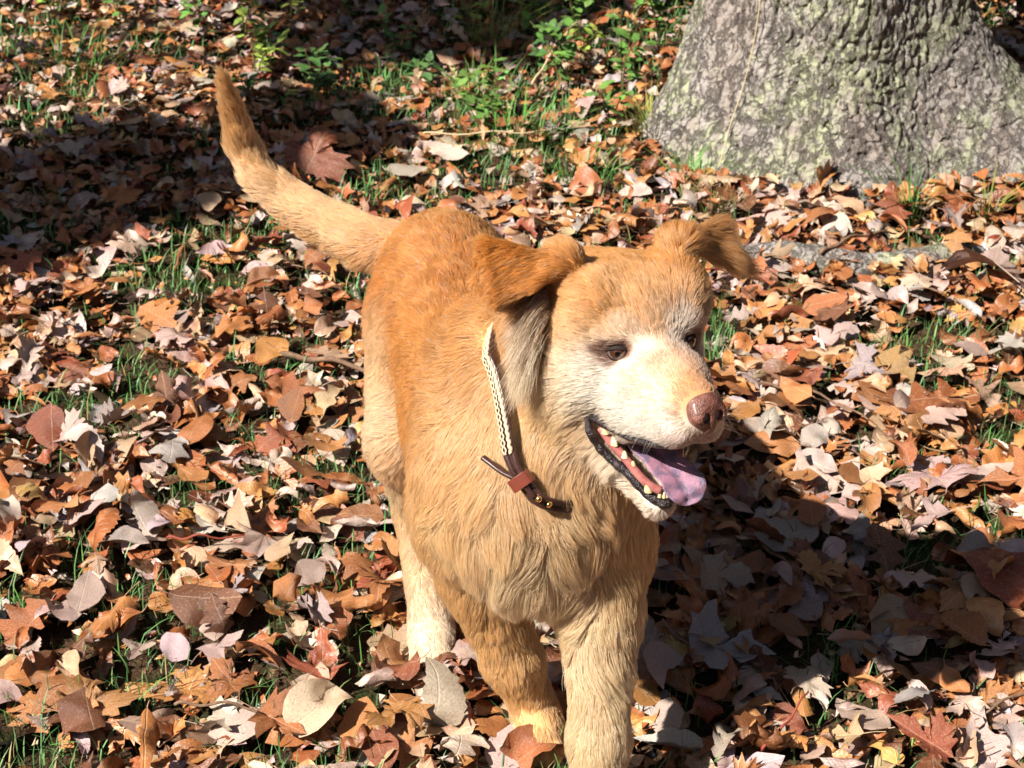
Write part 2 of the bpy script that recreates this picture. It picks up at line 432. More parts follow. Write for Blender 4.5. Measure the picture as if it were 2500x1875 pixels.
# (place, colour, spread, weight)
TINT = [
    ((-.06, 1.85, .57), (.50, .24, .085), .08, 1), ((-.09, 2.08, .56), (.50, .235, .080), .06, 1), ((-.17, 2.10, .50), (.48, .205, .06), .045, 1.3), ((-.19, 2.02, .47), (.55, .25, .07), .04, 1.3), ((-.04, 1.72, .60), (.60, .31, .11), .06, 1),
    ((-.20, 1.96, .40), CREAM, .030, 4), ((-.20, 1.92, .33), (.90, .72, .50), .030, 4), ((-.19, 1.93, .26), (.90, .74, .52), .04, 2), ((-.15, 1.93, .14), CREAM, .06, 1), ((-.11, 1.80, .03), (.84, .70, .52), .04, 1.5),
    ((-.13, 1.85, .44), (.60, .29, .09), .05, 1), ((-.14, 1.72, .44), (.66, .35, .125), .05, 1), ((-.13, 1.80, .34), (.62, .32, .11), .06, 1),
    ((-.08, 1.57, .46), (.80, .53, .27), .06, 1), ((.03, 1.50, .42), (.89, .67, .42), .05, 1), ((.02, 1.50, .34), (.93, .78, .55), .05, 1.4), ((.06, 1.51, .30), (.92, .76, .54), .04, 1), ((.15, 1.57, .42), (.72, .45, .20), .05, 1),
    ((-.10, 1.60, .33), (.80, .56, .30), .05, 1), ((.15, 1.60, .33), (.68, .44, .20), .05, 1),
    ((-.04, 1.66, .24), (.66, .42, .19), .05, 1), ((.0, 1.65, .12), (.74, .50, .25), .05, 1), ((.034, 1.62, .03), (.64, .40, .18), .04, 1),
    ((.12, 1.58, .24), (.89, .70, .44), .05, 1), ((.106, 1.50, .12), (.89, .70, .44), .05, 1), ((.10, 1.44, .03), CREAM, .04, 1),
    ((.04, 2.03, .2), LIGHT, .1, 1),
    (H(-.08, 0, .080), (.60, .31, .11), .035, 1.2), (H(-.03, 0, .062), (.62, .34, .13), .024, 1.6), (H(-.010, 0, .046), (.64, .37, .16), .014, 2), (H(-.05, -.060, .050), (.60, .30, .10), .025, 1.3), (H(-.05, .060, .050), (.58, .29, .09), .025, 1),
    (H(-.015, -.040, .044), (.66, .38, .16), .012, 2), (H(-.020, -.056, .028), (.74, .48, .23), .012, 1.8), (H(-.045, -.072, .012), (.68, .40, .16), .015, 1.8), (H(-.060, -.080, -.020), (.64, .36, .14), .018, 2),
    (H(.010, -.004, .022), (.76, .54, .34), .011, 1.8), (H(.013, -.017, .008), WHITE, .007, 4), (H(.012, .018, .014), WHITE, .009, 2.5),
    (H(.002, -.034, .026), (.84, .70, .54), .007, 3), (H(.004, .034, .024), WHITE, .008, 2), (H(-.012, .048, .034), (.68, .42, .20), .012, 2), (H(-.028, .058, .020), (.70, .46, .24), .012, 2),
    (H(.022, -.036, -.036), (.94, .88, .79), .020, 3), (H(-.004, -.050, -.026), (.93, .86, .75), .017, 3), (H(.020, .035, -.040), WHITE, .024, 2), (H(-.028, -.064, -.040), (.93, .85, .72), .018, 2.2), (H(-.048, -.084, -.050), (.90, .76, .54), .020, 1.8), (H(-.020, .060, -.022), WHITE, .022, 1.5),
    (H(.062, -.008, -.006), (.72, .48, .32), .016, 4), (H(.046, -.022, -.014), (.76, .54, .38), .014, 3.5), (H(.072, -.024, -.026), (.80, .62, .48), .010, 2), (H(.090, -.005, -.008), (.52, .27, .12), .011, 6), (H(.085, .012, -.010), (.60, .34, .15), .010, 2),
    (H(.070, -.034, -.054), (.90, .82, .72), .016, 2.2), (H(.080, .032, -.050), WHITE, .018, 2), (H(.106, 0, -.066), (.30, .26, .24), .009, 6), (H(.098, -.020, -.064), (.46, .41, .38), .008, 4),
    (H(.0, -.03, -.145), (.90, .84, .75), .020, 1.8), (H(-.015, -.050, -.118), (.90, .82, .70), .012, 2), (H(.0, .03, -.145), WHITE, .022, 1.6), (H(.035, 0, -.172), (.7, .66, .6), .012, 2),
    (H(-.050, -.080, -.075), (.84, .63, .38), .028, 1.2), (H(-.060, -.070, -.115), (.80, .58, .34), .028, 1.2), (H(-.095, -.095, -.040), (.76, .50, .26), .03, 1.2),
    (H(-.060, .085, -.055), (.70, .46, .22), .03, 1), (H(-.050, 0, -.150), (.70, .47, .25), .03, 1),
    (H(-.075, -.130, .085), (.64, .30, .08), .030, 2), (H(-.050, -.135, .060), (.62, .28, .07), .02, 2), (H(-.085, .120, .070), (.70, .42, .20), .03, 2), (H(-.095, .15, .04), (.46, .25, .12), .012, 2),
    (H(-.085, -.078, .030), (.62, .36, .16), .018, 3), (H(-.080, -.120, .030), (.50, .36, .27), .018, 1.5),
    ((-.035, 1.64, .58), (.72, .44, .20), .05, 1.2), ((-.03, 1.56, .50), (.82, .55, .29), .05, 1.2), ((.08, 1.53, .48), (.84, .59, .34), .04, 1.2),
]
for i, t in enumerate(TAIL):
    TINT.append(((t[0] + .01, t[1], t[2] + t[3]), (.66, .38, .15), .05, 1)); TINT.append(((t[0] - .01, t[1], t[2] - t[3]), (.84, .62, .38), .045, 1))
EYE_FRAME = []
for e in EYES:                                              # dark skin and hair round the eyes
    s = -1 if e[1] < 0 else 1
    fwd = unit(Hv(.88, .47 * s, -.02)); side = unit(np.cross(HU, fwd)); up = np.cross(fwd, side)
    ts = np.linspace(-.03, .05, 161); line = H(*e)[None] + ts[:, None] * fwd
    dn = np.full(len(ts), 1.0)
    for P_ in PRIMS:
        if P_[-1] == 'u': dn = combine(dn, prim_eval(P_, line.astype(np.float32)), P_[-2], 'u')
    surf = line[np.nonzero(dn < 0)[0].max()]
    EYE_FRAME.append((surf, fwd, side, up))
    inner = -side if np.dot(side, HR) * s > 0 else side
    for k in range(10):
        a = 2 * math.pi * k / 10
        TINT.append((surf + side * math.cos(a) * .0125 + up * (math.sin(a) * .0105 - .0005), (.020, .012, .009), .0028, 40))
    TINT.append((surf + inner * .0165 - up * .004, (.03, .018, .014), .0030, 40)); TINT.append((surf - inner * .0170 + up * .001, (.03, .018, .014), .0030, 40)); TINT.append((surf + inner * .010 - up * .0105, (.16, .10, .075), .0036, 8))

def blend(P, centres, vals, sig, wt):
    out = np.zeros((len(P), vals.shape[1]), dtype=np.float32); tot = np.zeros(len(P), dtype=np.float32)
    P = P.astype(np.float32)
    for c, v, s, w in zip(centres, vals, sig, wt):
        d2 = ((P - c.astype(np.float32)) ** 2).sum(1)
        ww = w * np.exp(-d2 / (2 * s * s)) + w * 1e-7 / (d2 + 1e-4)
        tot += ww; out += ww[:, None] * v
    return out / tot[:, None]
F_c = np.array([f[0] for f in FLOW]); F_v = np.array([list(unit(np.array(f[1], dtype=float))) + [f[2]] for f in FLOW]); F_s = np.array([f[3] for f in FLOW])
T_c = np.array([t[0] for t in TINT]); T_v = np.array([t[1] for t in TINT]); T_s = np.array([t[2] * (1.25 if t[2] > .009 else 1) for t in TINT]); T_w = np.array([t[3] for t in TINT])

NOSE_C = H(.109, 0, -.030)
MOUTH = [np.array([.022, -.003, -.108]), np.array([.062, .034, .028]), R(33)]
def in_mouth(P):
    q = to_head(P) - MOUTH[0]; t = MOUTH[2]
    x = q[:, 0] * math.cos(t) - q[:, 2] * math.sin(t); z = q[:, 0] * math.sin(t) + q[:, 2] * math.cos(t)
    return (x / MOUTH[1][0]) ** 2 + (q[:, 1] / MOUTH[1][1]) ** 2 + (z / MOUTH[1][2]) ** 2

# the collar's ring, worked out here because the coat lies flat under it
COLLAR_PTS = [(.004, 1.690, .606), (-.005, 1.648, .590), (-.011, 1.606, .570), (-.009, 1.576, .549), (-.002, 1.560, .526), (.004, 1.545, .500), (.018, 1.535, .477), (.041, 1.525, .457), (.075, 1.522, .448),
              (.115, 1.535, .462), (.150, 1.565, .495), (.168, 1.610, .540), (.160, 1.660, .590), (.120, 1.710, .640), (.060, 1.735, .655), (.010, 1.725, .637)]
def catmull(P, n, closed=True):
    P = np.array(P, dtype=float); m = len(P); out = []
    rngs = range(m) if closed else range(m - 1)
    for i in rngs:
        if closed: a, b, c, d = P[(i - 1) % m], P[i], P[(i + 1) % m], P[(i + 2) % m]
        else: a, b, c, d = P[max(i - 1, 0)], P[i], P[i + 1], P[min(i + 2, m - 1)]
        for k in range(n):
            t = k / n
            out.append(.5 * ((2 * b) + (-a + c) * t + (2 * a - 5 * b + 4 * c - d) * t * t + (-a + 3 * b - 3 * c + d) * t ** 3))
    if not closed: out.append(P[-1])
    return np.array(out)
def body_grad(p, h=.004):
    g = np.stack([body_sdf(p + np.eye(3)[k] * h) - body_sdf(p - np.eye(3)[k] * h) for k in range(3)], -1)
    return unit(g)
def to_surface(p, off, it=6):
    p = p.copy()
    for _ in range(it): p = p - (body_sdf(p) - off)[:, None] * body_grad(p)
    return p
COLLAR = to_surface(catmull(COLLAR_PTS, 8), .016)
COLLAR_N = body_grad(COLLAR)
_ci = np.arange(len(COLLAR)); _sunk = np.maximum(np.clip((_ci - 54) / 12, 0, 1), np.clip((11 - _ci) / 8, 0, 1))
COLLAR = COLLAR - COLLAR_N * (.026 * _sunk)[:, None]

LIP = [(-.026, -.0580, -.080), (-.014, -.0615, -.090), (-.012, -.0520, -.1075), (-.002, -.0400, -.1225), (.011, -.0290, -.1325), (.023, -.0190, -.1465), (.034, -.0085, -.1565), (.041, 0, -.1595)]
LIPF = LIP + [(f, -r, u) for f, r, u in LIP[-2::-1]]
def vert_normals(V, Q):
    n = np.cross(V[Q[:, 2]] - V[Q[:, 0]], V[Q[:, 3]] - V[Q[:, 1]])
    vn = np.zeros_like(V)
    for k in range(4): np.add.at(vn, Q[:, k], n)
    return unit(vn), n
DOGN, _qn = vert_normals(DOGV, DOGQ)
if (np.sum(DOGN * (DOGV - DOGV.mean(0)), 1)).mean() < 0:
    DOGQ = DOGQ[:, ::-1]; DOGN = -DOGN

TINT_GAMMA = np.array([.73, .96, 1.04])
def tint_at(P):
    c = blend(P, T_c, T_v, T_s, T_w)
    n1 = fnoise(P, 22, 3)[:, None]; n2 = fnoise(P, 60, 2, 3.1)[:, None]
    c = c * (1 + .22 * n1 + .12 * n2)
    c = 1.06 * np.clip(c, .01, 1.5) ** TINT_GAMMA
    return c * np.minimum(1, .92 / c.max(1, keepdims=True))

dog = empty('dog', (.0, 1.8, 0))
tag(dog, 'golden long-haired dog walking through the leaves with open mouth and raised tail', 'dog')
skin = NT('dog_skin', .75, .2)
skin_t = skin.node('ShaderNodeAttribute', attribute_name='tint')
skin.base(skin_t.outputs['Color'])
bc = tint_at(DOGV) * .80
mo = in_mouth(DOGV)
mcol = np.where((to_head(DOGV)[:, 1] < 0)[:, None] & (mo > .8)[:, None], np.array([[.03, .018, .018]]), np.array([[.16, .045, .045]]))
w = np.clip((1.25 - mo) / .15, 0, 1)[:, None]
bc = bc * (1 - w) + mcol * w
body = mesh_obj('body', DOGV, DOGQ, skin.m, dog, col=bc)
body.matrix_parent_inverse = dog.matrix_world.inverted() if False else Matrix.Translation((-.0, -1.8, 0))
DOG_INV = Matrix.Translation((-.0, -1.8, 0))

def adopt(o, parent=None):
    o.parent = parent or dog
    o.matrix_parent_inverse = DOG_INV if (parent is None or parent is dog) else Matrix.Identity(4)
    return o

# ---- strands
def make_fur(name, mat, n_head, n_body, seed=3):
    rg = np.random.default_rng(seed)
    V, Q = DOGV, DOGQ
    a = V[Q[:, 0]]; b = V[Q[:, 1]]; c = V[Q[:, 2]]; d = V[Q[:, 3]]
    area = .5 * np.linalg.norm(np.cross(c - a, d - b), axis=1)
    cen = (a + b + c + d) / 4
    hh = to_head(cen)
    is_head = (hh[:, 0] > -.14) & (hh[:, 2] > -.19) & (np.abs(hh[:, 1]) < .18)
    roots, nors, hd = [], [], []
    for sel, n in ((is_head, n_head), (~is_head, n_body)):
        ids = np.nonzero(sel)[0]; p = area[ids] / area[ids].sum()
        q = rg.choice(ids, n, p=p); u, v = rg.random((2, n, 1))
        w4 = [(1 - u) * (1 - v), u * (1 - v), u * v, (1 - u) * v]
        roots.append(sum(w4[k] * V[Q[q, k]] for k in range(4))); nors.append(unit(sum(w4[k] * DOGN[Q[q, k]] for k in range(4)))); hd.append(np.full(n, sel is is_head))
    P = np.concatenate(roots); N = np.concatenate(nors); HD = np.concatenate(hd)
    h = to_head(P)
    keep = (in_mouth(P) > 1.15)
    lpw = np.array([H(*q) for q in catmull(LIPF, 4, False)])
    ld = np.min(np.stack([np.linalg.norm(P - q, axis=1) for q in lpw]), 0); keep &= ld > .0072
    keep &= np.linalg.norm((h - np.array([.1075, 0, -.029])) / np.array([.0155, .0200, .0175]), axis=1) > 1.0
    for e in EYES:
        s = -1 if e[1] < 0 else 1
        q = h - np.array([e[0] + .011, e[1] * 1.02, e[2] - .0008])
        keep &= np.linalg.norm(q / np.array([.020, .0130, .0094]), axis=1) > 1.0
    keep &= P[:, 2] > .006
    P, N, HD, h = P[keep], N[keep], HD[keep], h[keep]
    fv = blend(P, F_c, F_v, F_s, np.ones(len(F_s)))
    L = fv[:, 3] * (1 + .2 * rg.standard_normal(len(P))).clip(.5, 1.6)
    fl = unit(fv[:, :3])
    # swirl the lie of the coat by noise
    long_ = np.clip((fv[:, 3] - .018) / .03, 0, 1)
    ang = fnoise(P, 16, 2, 1.7) * (.35 + .9 * long_) + fnoise(P, 55, 2, 5.2) * (.25 + .3 * long_) + rg.standard_normal(len(P)) * .10
    t1 = unit(fl - (fl * N).sum(1, keepdims=True) * N); t2 = np.cross(N, t1)
    T = t1 * np.cos(ang)[:, None] + t2 * np.sin(ang)[:, None]
    # collar presses the coat down
    cd = np.full(len(P), 1.0)
    for k in range(7, 58, 2): cd = np.minimum(cd, np.linalg.norm(P - COLLAR[k], axis=1))
    press = np.clip((.034 - cd) / .016, 0, 1)
    L = L * (1 - .5 * press)
    lift = (.42 + .15 * rg.standard_normal(len(P)) + .25 * fnoise(P, 40, 2, 9.9)).clip(.12, .9) * (1 - .6 * press)
    lift = np.where(fv[:, 3] < .012, lift * .75, np.where(fv[:, 3] > .03, lift * 1.05, lift)); ear_ = (np.abs(h[:, 1]) > .088) & (h[:, 2] > .015) & (h[:, 0] > -.12); lift = np.where(ear_, lift * .6, lift)
    K = 6
    pts = np.zeros((len(P), K, 3), dtype=np.float32); pts[:, 0] = P - N * .0012
    droop = long_ * .55
    cur = pts[:, 0].copy()
    for k in range(1, K):
        t = (k - .5) / (K - 1)
        dirv = N * (lift * (1.35 - 1.5 * t))[:, None] + T + np.array([0, 0, -1.0]) * (droop * t)[:, None]
        cur = cur + unit(dirv) * (L / (K - 1))[:, None]; pts[:, k] = cur
    # clumps
    tt = np.linspace(0, 1, K)
    tone = np.zeros(len(P))
    for frac, amt in ((.030, .42), (.006, .36), (.0013, .60)):
        seeds = np.nonzero(rg.random(len(P)) < frac)[0]
        kd = kdtree.KDTree(len(seeds))
        for j, i in enumerate(seeds): kd.insert(P[i], j)
        kd.balance()
        near = seeds[np.array([kd.find(p)[1] for p in P])]
        same = (N * N[near]).sum(1) > .4
        tone += rg.standard_normal(len(P))[near] * same
        if frac < .002: same = same * long_
        wgt = (amt * (tt ** 1.4))[None, :, None] * (same * np.clip(L / .02, .35, 1) * rg.uniform(.5, 1.1, len(P)))[:, None, None]
        pts = pts + (pts[near] - pts) * wgt
    col = tint_at(P)
    # the ears: dark gold outside, pale inside
    col = col * (1 + .12 * rg.standard_normal((len(P), 1))) * (1 + .045 * tone[:, None])
    grey = rg.random(len(P)) < .04
    col[grey] = col[grey] * .6 + .36
    col = np.clip(col * np.minimum(1, .93 / col.max(1, keepdims=True)), .01, .95)
    n = len(P)
    cu = bpy.data.hair_curves.new(name)
    cu.add_curves([K] * n)
    cu.points.foreach_set('position', pts.reshape(-1).astype(np.float32))
    base = np.where(HD, .00026, .00036) * rg.uniform(.7, 1.3, n)
    rad = (base[:, None] * (1 - .8 * tt[None, :] ** 1.5)).astype(np.float32)
    at = cu.attributes.get('radius') or cu.attributes.new('radius', 'FLOAT', 'POINT')
    at.data.foreach_set('value', rad.reshape(-1))
    ct = cu.attributes.new('fur_tint', 'FLOAT_COLOR', 'CURVE')
    c4 = np.ones((n, 4), dtype=np.float32); c4[:, :3] = col
    ct.data.foreach_set('color', c4.reshape(-1))
    cu.materials.append(mat)
    o = bpy.data.objects.new(name, cu); COL.objects.link(o)
    print('fur strands', n)
    return o

fm = bpy.data.materials.new('dog_fur'); fm.use_nodes = True
_n, _l = fm.node_tree.nodes, fm.node_tree.links
_n.clear()
_a = _n.new('ShaderNodeAttribute'); _a.attribute_name = 'fur_tint'
_h = _n.new('ShaderNodeBsdfDiffuse')
_t = _n.new('ShaderNodeBsdfTranslucent')
_m1 = _n.new('ShaderNodeMixShader'); _m1.inputs[0].default_value = .40
_p = _n.new('ShaderNodeBsdfHairPrincipled'); _p.parametrization = 'COLOR'; _p.inputs['Roughness'].default_value = .4; _p.inputs['Radial Roughness'].default_value = .6
_m2 = _n.new('ShaderNodeMixShader'); _m2.inputs[0].default_value = .55
_l.new(_h.outputs[0], _m1.inputs[1]); _l.new(_t.outputs[0], _m1.inputs[2]); _l.new(_m1.outputs[0], _m2.inputs[1]); _l.new(_p.outputs[0], _m2.inputs[2])
_o = _n.new('ShaderNodeOutputMaterial')
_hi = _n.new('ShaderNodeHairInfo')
_mr = _n.new('ShaderNodeMapRange'); _mr.inputs['From Max'].default_value = .7; _mr.inputs['To Min'].default_value = .78; _l.new(_hi.outputs['Intercept'], _mr.inputs['Value'])  # roots darkened in colour to give the coat shaded depth
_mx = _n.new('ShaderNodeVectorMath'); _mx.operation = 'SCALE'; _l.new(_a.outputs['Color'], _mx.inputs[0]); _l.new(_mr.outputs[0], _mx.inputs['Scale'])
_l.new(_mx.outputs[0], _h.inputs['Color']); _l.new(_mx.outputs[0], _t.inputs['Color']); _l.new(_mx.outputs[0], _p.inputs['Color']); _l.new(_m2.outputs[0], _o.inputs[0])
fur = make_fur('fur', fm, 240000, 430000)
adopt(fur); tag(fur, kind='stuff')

# ------------------------------------------------------------------ face: eyes, nose, lips, tongue, teeth
def lathe_grid(nu, nv, f, close_u=True):
    """grid surface f(u, v) -> point; u wraps"""
    V = [f(i / nu, j / (nv - 1)) for j in range(nv) for i in range(nu)]
    F = [(j * nu + i, j * nu + (i + 1) % nu, (j + 1) * nu + (i + 1) % nu, (j + 1) * nu + i) for j in range(nv - 1) for i in range(nu)]
    return np.array(V), F
def tube(path, rad, nseg=10, flat=1.0, nrm=None, closed=False, caps=True):
    """swept tube; rad number or list; flat squeezes across the given normals"""
    P = np.array(path, dtype=float); n = len(P)
    rad = np.broadcast_to(np.array(rad, dtype=float), (n,)) if np.ndim(rad) == 0 else np.array(rad, dtype=float)
    if closed: T = unit(np.roll(P, -1, 0) - np.roll(P, 1, 0))
    else: T = unit(np.gradient(P, axis=0))
    if nrm is None:
        up = np.array([.13, .21, .97]); A = unit(np.cross(T, up)); B = np.cross(A, T)
    else:
        B = unit(nrm - (nrm * T).sum(1, keepdims=True) * T); A = np.cross(T, B)
    V = []
    for k in range(nseg):
        t = 2 * math.pi * k / nseg
        V.append(P + A * (math.cos(t) * rad)[:, None] + B * (math.sin(t) * rad * flat)[:, None])
    V = np.stack(V, 1).reshape(-1, 3)
    F = []
    m = n if closed else n - 1
    for i in range(m):
        for k in range(nseg):
            i2 = (i + 1) % n; k2 = (k + 1) % nseg
            F.append((i * nseg + k, i * nseg + k2, i2 * nseg + k2, i2 * nseg + k))
    if not closed and caps:
        F.append(tuple(range(nseg))[::-1]); F.append(tuple((n - 1) * nseg + k for k in range(nseg)))
    return V, F

# eyes
eye_m = NT('eye_brown', .03, .8)
oc = eye_m.coord('Object')
sx = eye_m.node('ShaderNodeSeparateXYZ', Vector=oc)
rr = eye_m.math('SQRT', eye_m.math('ADD', eye_m.math('MULTIPLY', sx.outputs[1], sx.outputs[1]), eye_m.math('MULTIPLY', sx.outputs[2], sx.outputs[2])))
rr = eye_m.math('DIVIDE', rr, .0128)
eye_m.base(eye_m.ramp(rr, [(0, (.003, .002, .002)), (.24, (.004, .002, .002)), (.29, (.075, .024, .010)), (.50, (.045, .014, .007)), (.62, (.018, .008, .005)), (.70, (.10, .06, .05))]))
eye_m.b.inputs['Coat Weight'].default_value = 1.0; eye_m.b.inputs['Coat Roughness'].default_value = .06
lid_m = NT('eyelid_skin', .7, .15); lid_m.base((.028, .018, .015)); lid_m.bump(lid_m.noise(lid_m.coord(), 900), .4, .0006)
for e in EYES:
    s = -1 if e[1] < 0 else 1
    r = .0128
    surf, fwd, side, up = EYE_FRAME[0 if s < 0 else 1]
    C0 = surf - fwd * (r - .0056)
    M4 = Matrix(((fwd[0], side[0], up[0], C0[0]), (fwd[1], side[1], up[1], C0[1]), (fwd[2], side[2], up[2], C0[2]), (0, 0, 0, 1)))
    def ball(u, v, r=r):
        th = math.pi * v; ph = 2 * math.pi * u
        x = math.cos(th); bulge = 1 + .07 * max(0, (x - .8) / .2)
        return (r * x * bulge, r * math.sin(th) * math.cos(ph), r * math.sin(th) * math.sin(ph))
    V, F = lathe_grid(32, 25, ball)
    V[0] = V[0]; o = mesh_obj('eye', V, F, eye_m.m)
    o.parent = dog; o.matrix_parent_inverse = DOG_INV; o.matrix_basis = M4
    # lids: shell strips around the almond opening
    for upper in (True, False):
        vs, fs = [], []; nu, nv = 28, 7
        for i in range(nu + 1):
            az = R(-72 + 144 * i / nu)                     # across the eye
            q = math.cos(az * 90 / 72) if abs(az) < R(72) else 0
            edge = R(24 if upper else 31) * max(q, 0) ** .8
            for j in range(nv):
                t = j / (nv - 1)
                el = (edge + R(20) * t) * (1 if upper else -1) - R(1)
                rr_ = r * (1.05 if j else 1.01)
                vs.append((rr_ * math.cos(el) * math.cos(az), rr_ * math.cos(el) * math.sin(az), rr_ * math.sin(el)))
        for i in range(nu):
            for j in range(nv - 1):
                fs.append((i * nv + j, (i + 1) * nv + j, (i + 1) * nv + j + 1, i * nv + j + 1))
        l = mesh_obj('eyelid', vs, fs, lid_m.m, o)
        sm = l.modifiers.new('thick', 'SOLIDIFY'); sm.thickness = .0012; sm.offset = 1
# nose
nose_m = NT('nose_leather', .42, .5)
nc = nose_m.coord('Object')
nose_m.base(nose_m.mix(nose_m.ramp(nose_m.noise(nc, 160), [(.35, (.20, .065, .045)), (.65, (.34, .125, .09))]), (0, 0, 0), (0, 0, 0)) if False else nose_m.ramp(nose_m.noise(nc, 160, 6), [(.30, (.11, .040, .028)), (.52, (.19, .072, .050)), (.70, (.27, .115, .085))]))
vor = nose_m.node('ShaderNodeTexVoronoi', Vector=nc, Scale=620.0)
nose_m.bump(vor.outputs['Distance'], .8, .0010)
nose_m.b.inputs['Coat Weight'].default_value = .25; nose_m.b.inputs['Coat Roughness'].default_value = .25
def nose_local():
    ax = [np.arange(-.024, .024, .0011), np.arange(-.030, .030, .0011), np.arange(-.034, .026, .0011)]
    p = np.stack(np.meshgrid(*ax, indexing='ij'), -1).astype(np.float32)
    d = sd_ell(p, (-.003, 0, .003), (.016, .0215, .0165))
    d = smin(d, sd_ell(p, (.002, 0, -.010), (.012, .0105, .015)), .006)
    d = smin(d, sd_ell(p, (-.010, 0, -.006), (.014, .019, .018)), .006)
    for s in (-1, 1):
        d = smin(d, sd_ell(p, (.004, .0125 * s, -.003), (.0105, .0095, .0105)), .004)          # wings
    for s in (-1, 1):
        d = -smin(-d, sd_cone(p, (.020, .0080 * s, -.004), (.000, .0095 * s, -.002), .0048, .0050), .0015)   # nostrils
        d = -smin(-d, sd_cone(p, (.017, .0100 * s, -.0065), (.011, .0185 * s, -.0100), .0018, .0022), .0015)  # side slits
    d = -smin(-d, sd_cone(p, (.0175, 0, -.006), (.012, 0, -.030), .0008, .0016), .001)           # groove
    return ax, d
_ax, _nd = nose_local()
_g = (gx, gy, gz); gx, gy, gz = [a.astype(np.float32) for a in _ax]
NV, NQ = surface_nets(_nd); gx, gy, gz = _g
NV = smooth_verts(NV, NQ, 1, .4)
_ny = R(13); _nr = np.array([[math.cos(_ny), math.sin(_ny), 0], [-math.sin(_ny), math.cos(_ny), 0], [0, 0, 1]])
NVw = NOSE_C + HS * (.0025 * HR) + (NV * HS * .95) @ _nr @ HM
_nn, _ = vert_normals(NVw, NQ)
if (_nn * (NVw - NOSE_C)).sum(1).mean() < 0: NQ = NQ[:, ::-1]
adopt(mesh_obj('nose', NVw, NQ, nose_m.m))

# lips: the wet dark rim of the lower jaw, the same on both sides, and a thin dark rim under the flews
lip_m = NT('lip_black', .22, .6)
lip_m.base(lip_m.ramp(lip_m.noise(lip_m.coord(), 130), [(.45, (.012, .009, .010)), (.68, (.035, .018, .020)), (.8, (.12, .035, .038))]))
lip_m.bump(lip_m.noise(lip_m.coord(), 320, 6), 1.0, .0030)
lp = LIPF
path = catmull([H(*p) for p in lp], 6, False)
nn = len(path)
rad = np.array([.0056 * (.45 + .55 * math.sin(math.pi * min(1, max(0, (i / (nn - 1)) * 1.0))) ** .4) for i in range(nn)])
rad *= 1 + .16 * np.sin(np.arange(nn) * 1.3) * np.sin(np.arange(nn) * .37)
V, F = tube(path, rad, 14)
adopt(mesh_obj('lower_lip', V, F, lip_m.m))
for s in (-1, 1):
    up_ = [(-.020, .056, -.078), (.005, .0515, -.0785), (.030, .0440, -.0800), (.055, .0360, -.0790), (.078, .0280, -.0745), (.096, .0150, -.0690)]
    pth = catmull([H(f, r * s, u) for f, r, u in up_], 6, False)
    V, F = tube(pth, np.linspace(.0042, .0026, len(pth)), 10)
    adopt(mesh_obj('upper_lip', V, F, lip_m.m))

# gums, tongue
gum_m = NT('gum', .3, .5); gum_m.base(gum_m.ramp(gum_m.noise(gum_m.coord(), 110), [(.35, (.30, .09, .08)), (.7, (.50, .20, .17))]))
for s in (-1, 1):
    gp = [(-.018, .047, -.092), (-.006, .040, -.106), (.006, .032, -.117), (.018, .024, -.130), (.029, .0145, -.142), (.036, .004, -.148)]
    V, F = tube(catmull([H(f, r * s, u + .002) for f, r, u in gp], 5, False), .0050, 10)
    adopt(mesh_obj('gum', V, F, gum_m.m))
tong_m = NT('tongue_mottled', .28, .5)
tc = tong_m.coord()
tong_m.base(tong_m.mix(tong_m.ramp(tong_m.noise(tc, 48, 3), [(.42, 0.0), (.56, .85)]), (.42, .21, .29), (.14, .12, .19)))
tv = tong_m.node('ShaderNodeTexVoronoi', Vector=tc, Scale=1100.0)
tong_m.bump(tv.outputs['Distance'], .7, .0009)
tong_m.b.inputs['Coat Weight'].default_value = .6; tong_m.b.inputs['Coat Roughness'].default_value = .15
tong_m.b.inputs['Subsurface Weight'].default_value = .15; tong_m.b.inputs['Subsurface Radius'].default_value = (.006, .002, .002)
TP = [(-.040, -.004, -.094, .026, .009), (-.015, -.004, -.101, .026, .009), (.010, -.003, -.110, .0235, .0085), (.030, .000, -.117, .0215, .0075), (.045, .004, -.1230, .0235, .006), (.058, .007, -.1290, .0245, .0055), (.065, .008, -.1370, .0225, .005), (.069, .009, -.1440, .0160, .0045), (.070, .009, -.1490, .005, .003)]
cl = catmull([t[:3] for t in TP], 6, False); wid = np.interp(np.linspace(0, len(TP) - 1, len(cl)), range(len(TP)), [t[3] for t in TP]); thk = np.interp(np.linspace(0, len(TP) - 1, len(cl)), range(len(TP)), [t[4] for t in TP])
tv_, tf_ = [], []
tg = unit(np.gradient(cl, axis=0)); NS = 32
for i, c in enumerate(cl):
    up = unit(np.cross(np.array([0, 1, 0]), tg[i])); up = up if up[2] > 0 or up[0] > 0 else -up
    if np.dot(up, np.array([.5, 0, 1])) < 0: up = -up
    for k in range(NS):
        a = 2 * math.pi * k / NS; x = math.cos(a); y = math.sin(a)
        cup = .35 * wid[i] * (abs(x) ** 2) * .5                # edges curl up
        groove = -.0028 * math.exp(-(x / .16) ** 2) if y > 0 else 0
        rip = .0009 * math.sin(i * .55 + 2 * x)
        q = c + np.array([0, 1, 0]) * wid[i] * x + up * (thk[i] * .55 * y + cup * (1 if i > 8 else 1) + groove * min(1, i / 10) * min(1, (len(cl) - i) / 8) + rip)
        tv_.append(H(*q))
for i in range(len(cl) - 1):
    for k in range(NS): tf_.append((i * NS + k, i * NS + (k + 1) % NS, (i + 1) * NS + (k + 1) % NS, (i + 1) * NS + k))
tf_.append(tuple(range(NS))[::-1]); tf_.append(tuple((len(cl) - 1) * NS + k for k in range(NS)))
adopt(mesh_obj('tongue', tv_, tf_, tong_m.m))
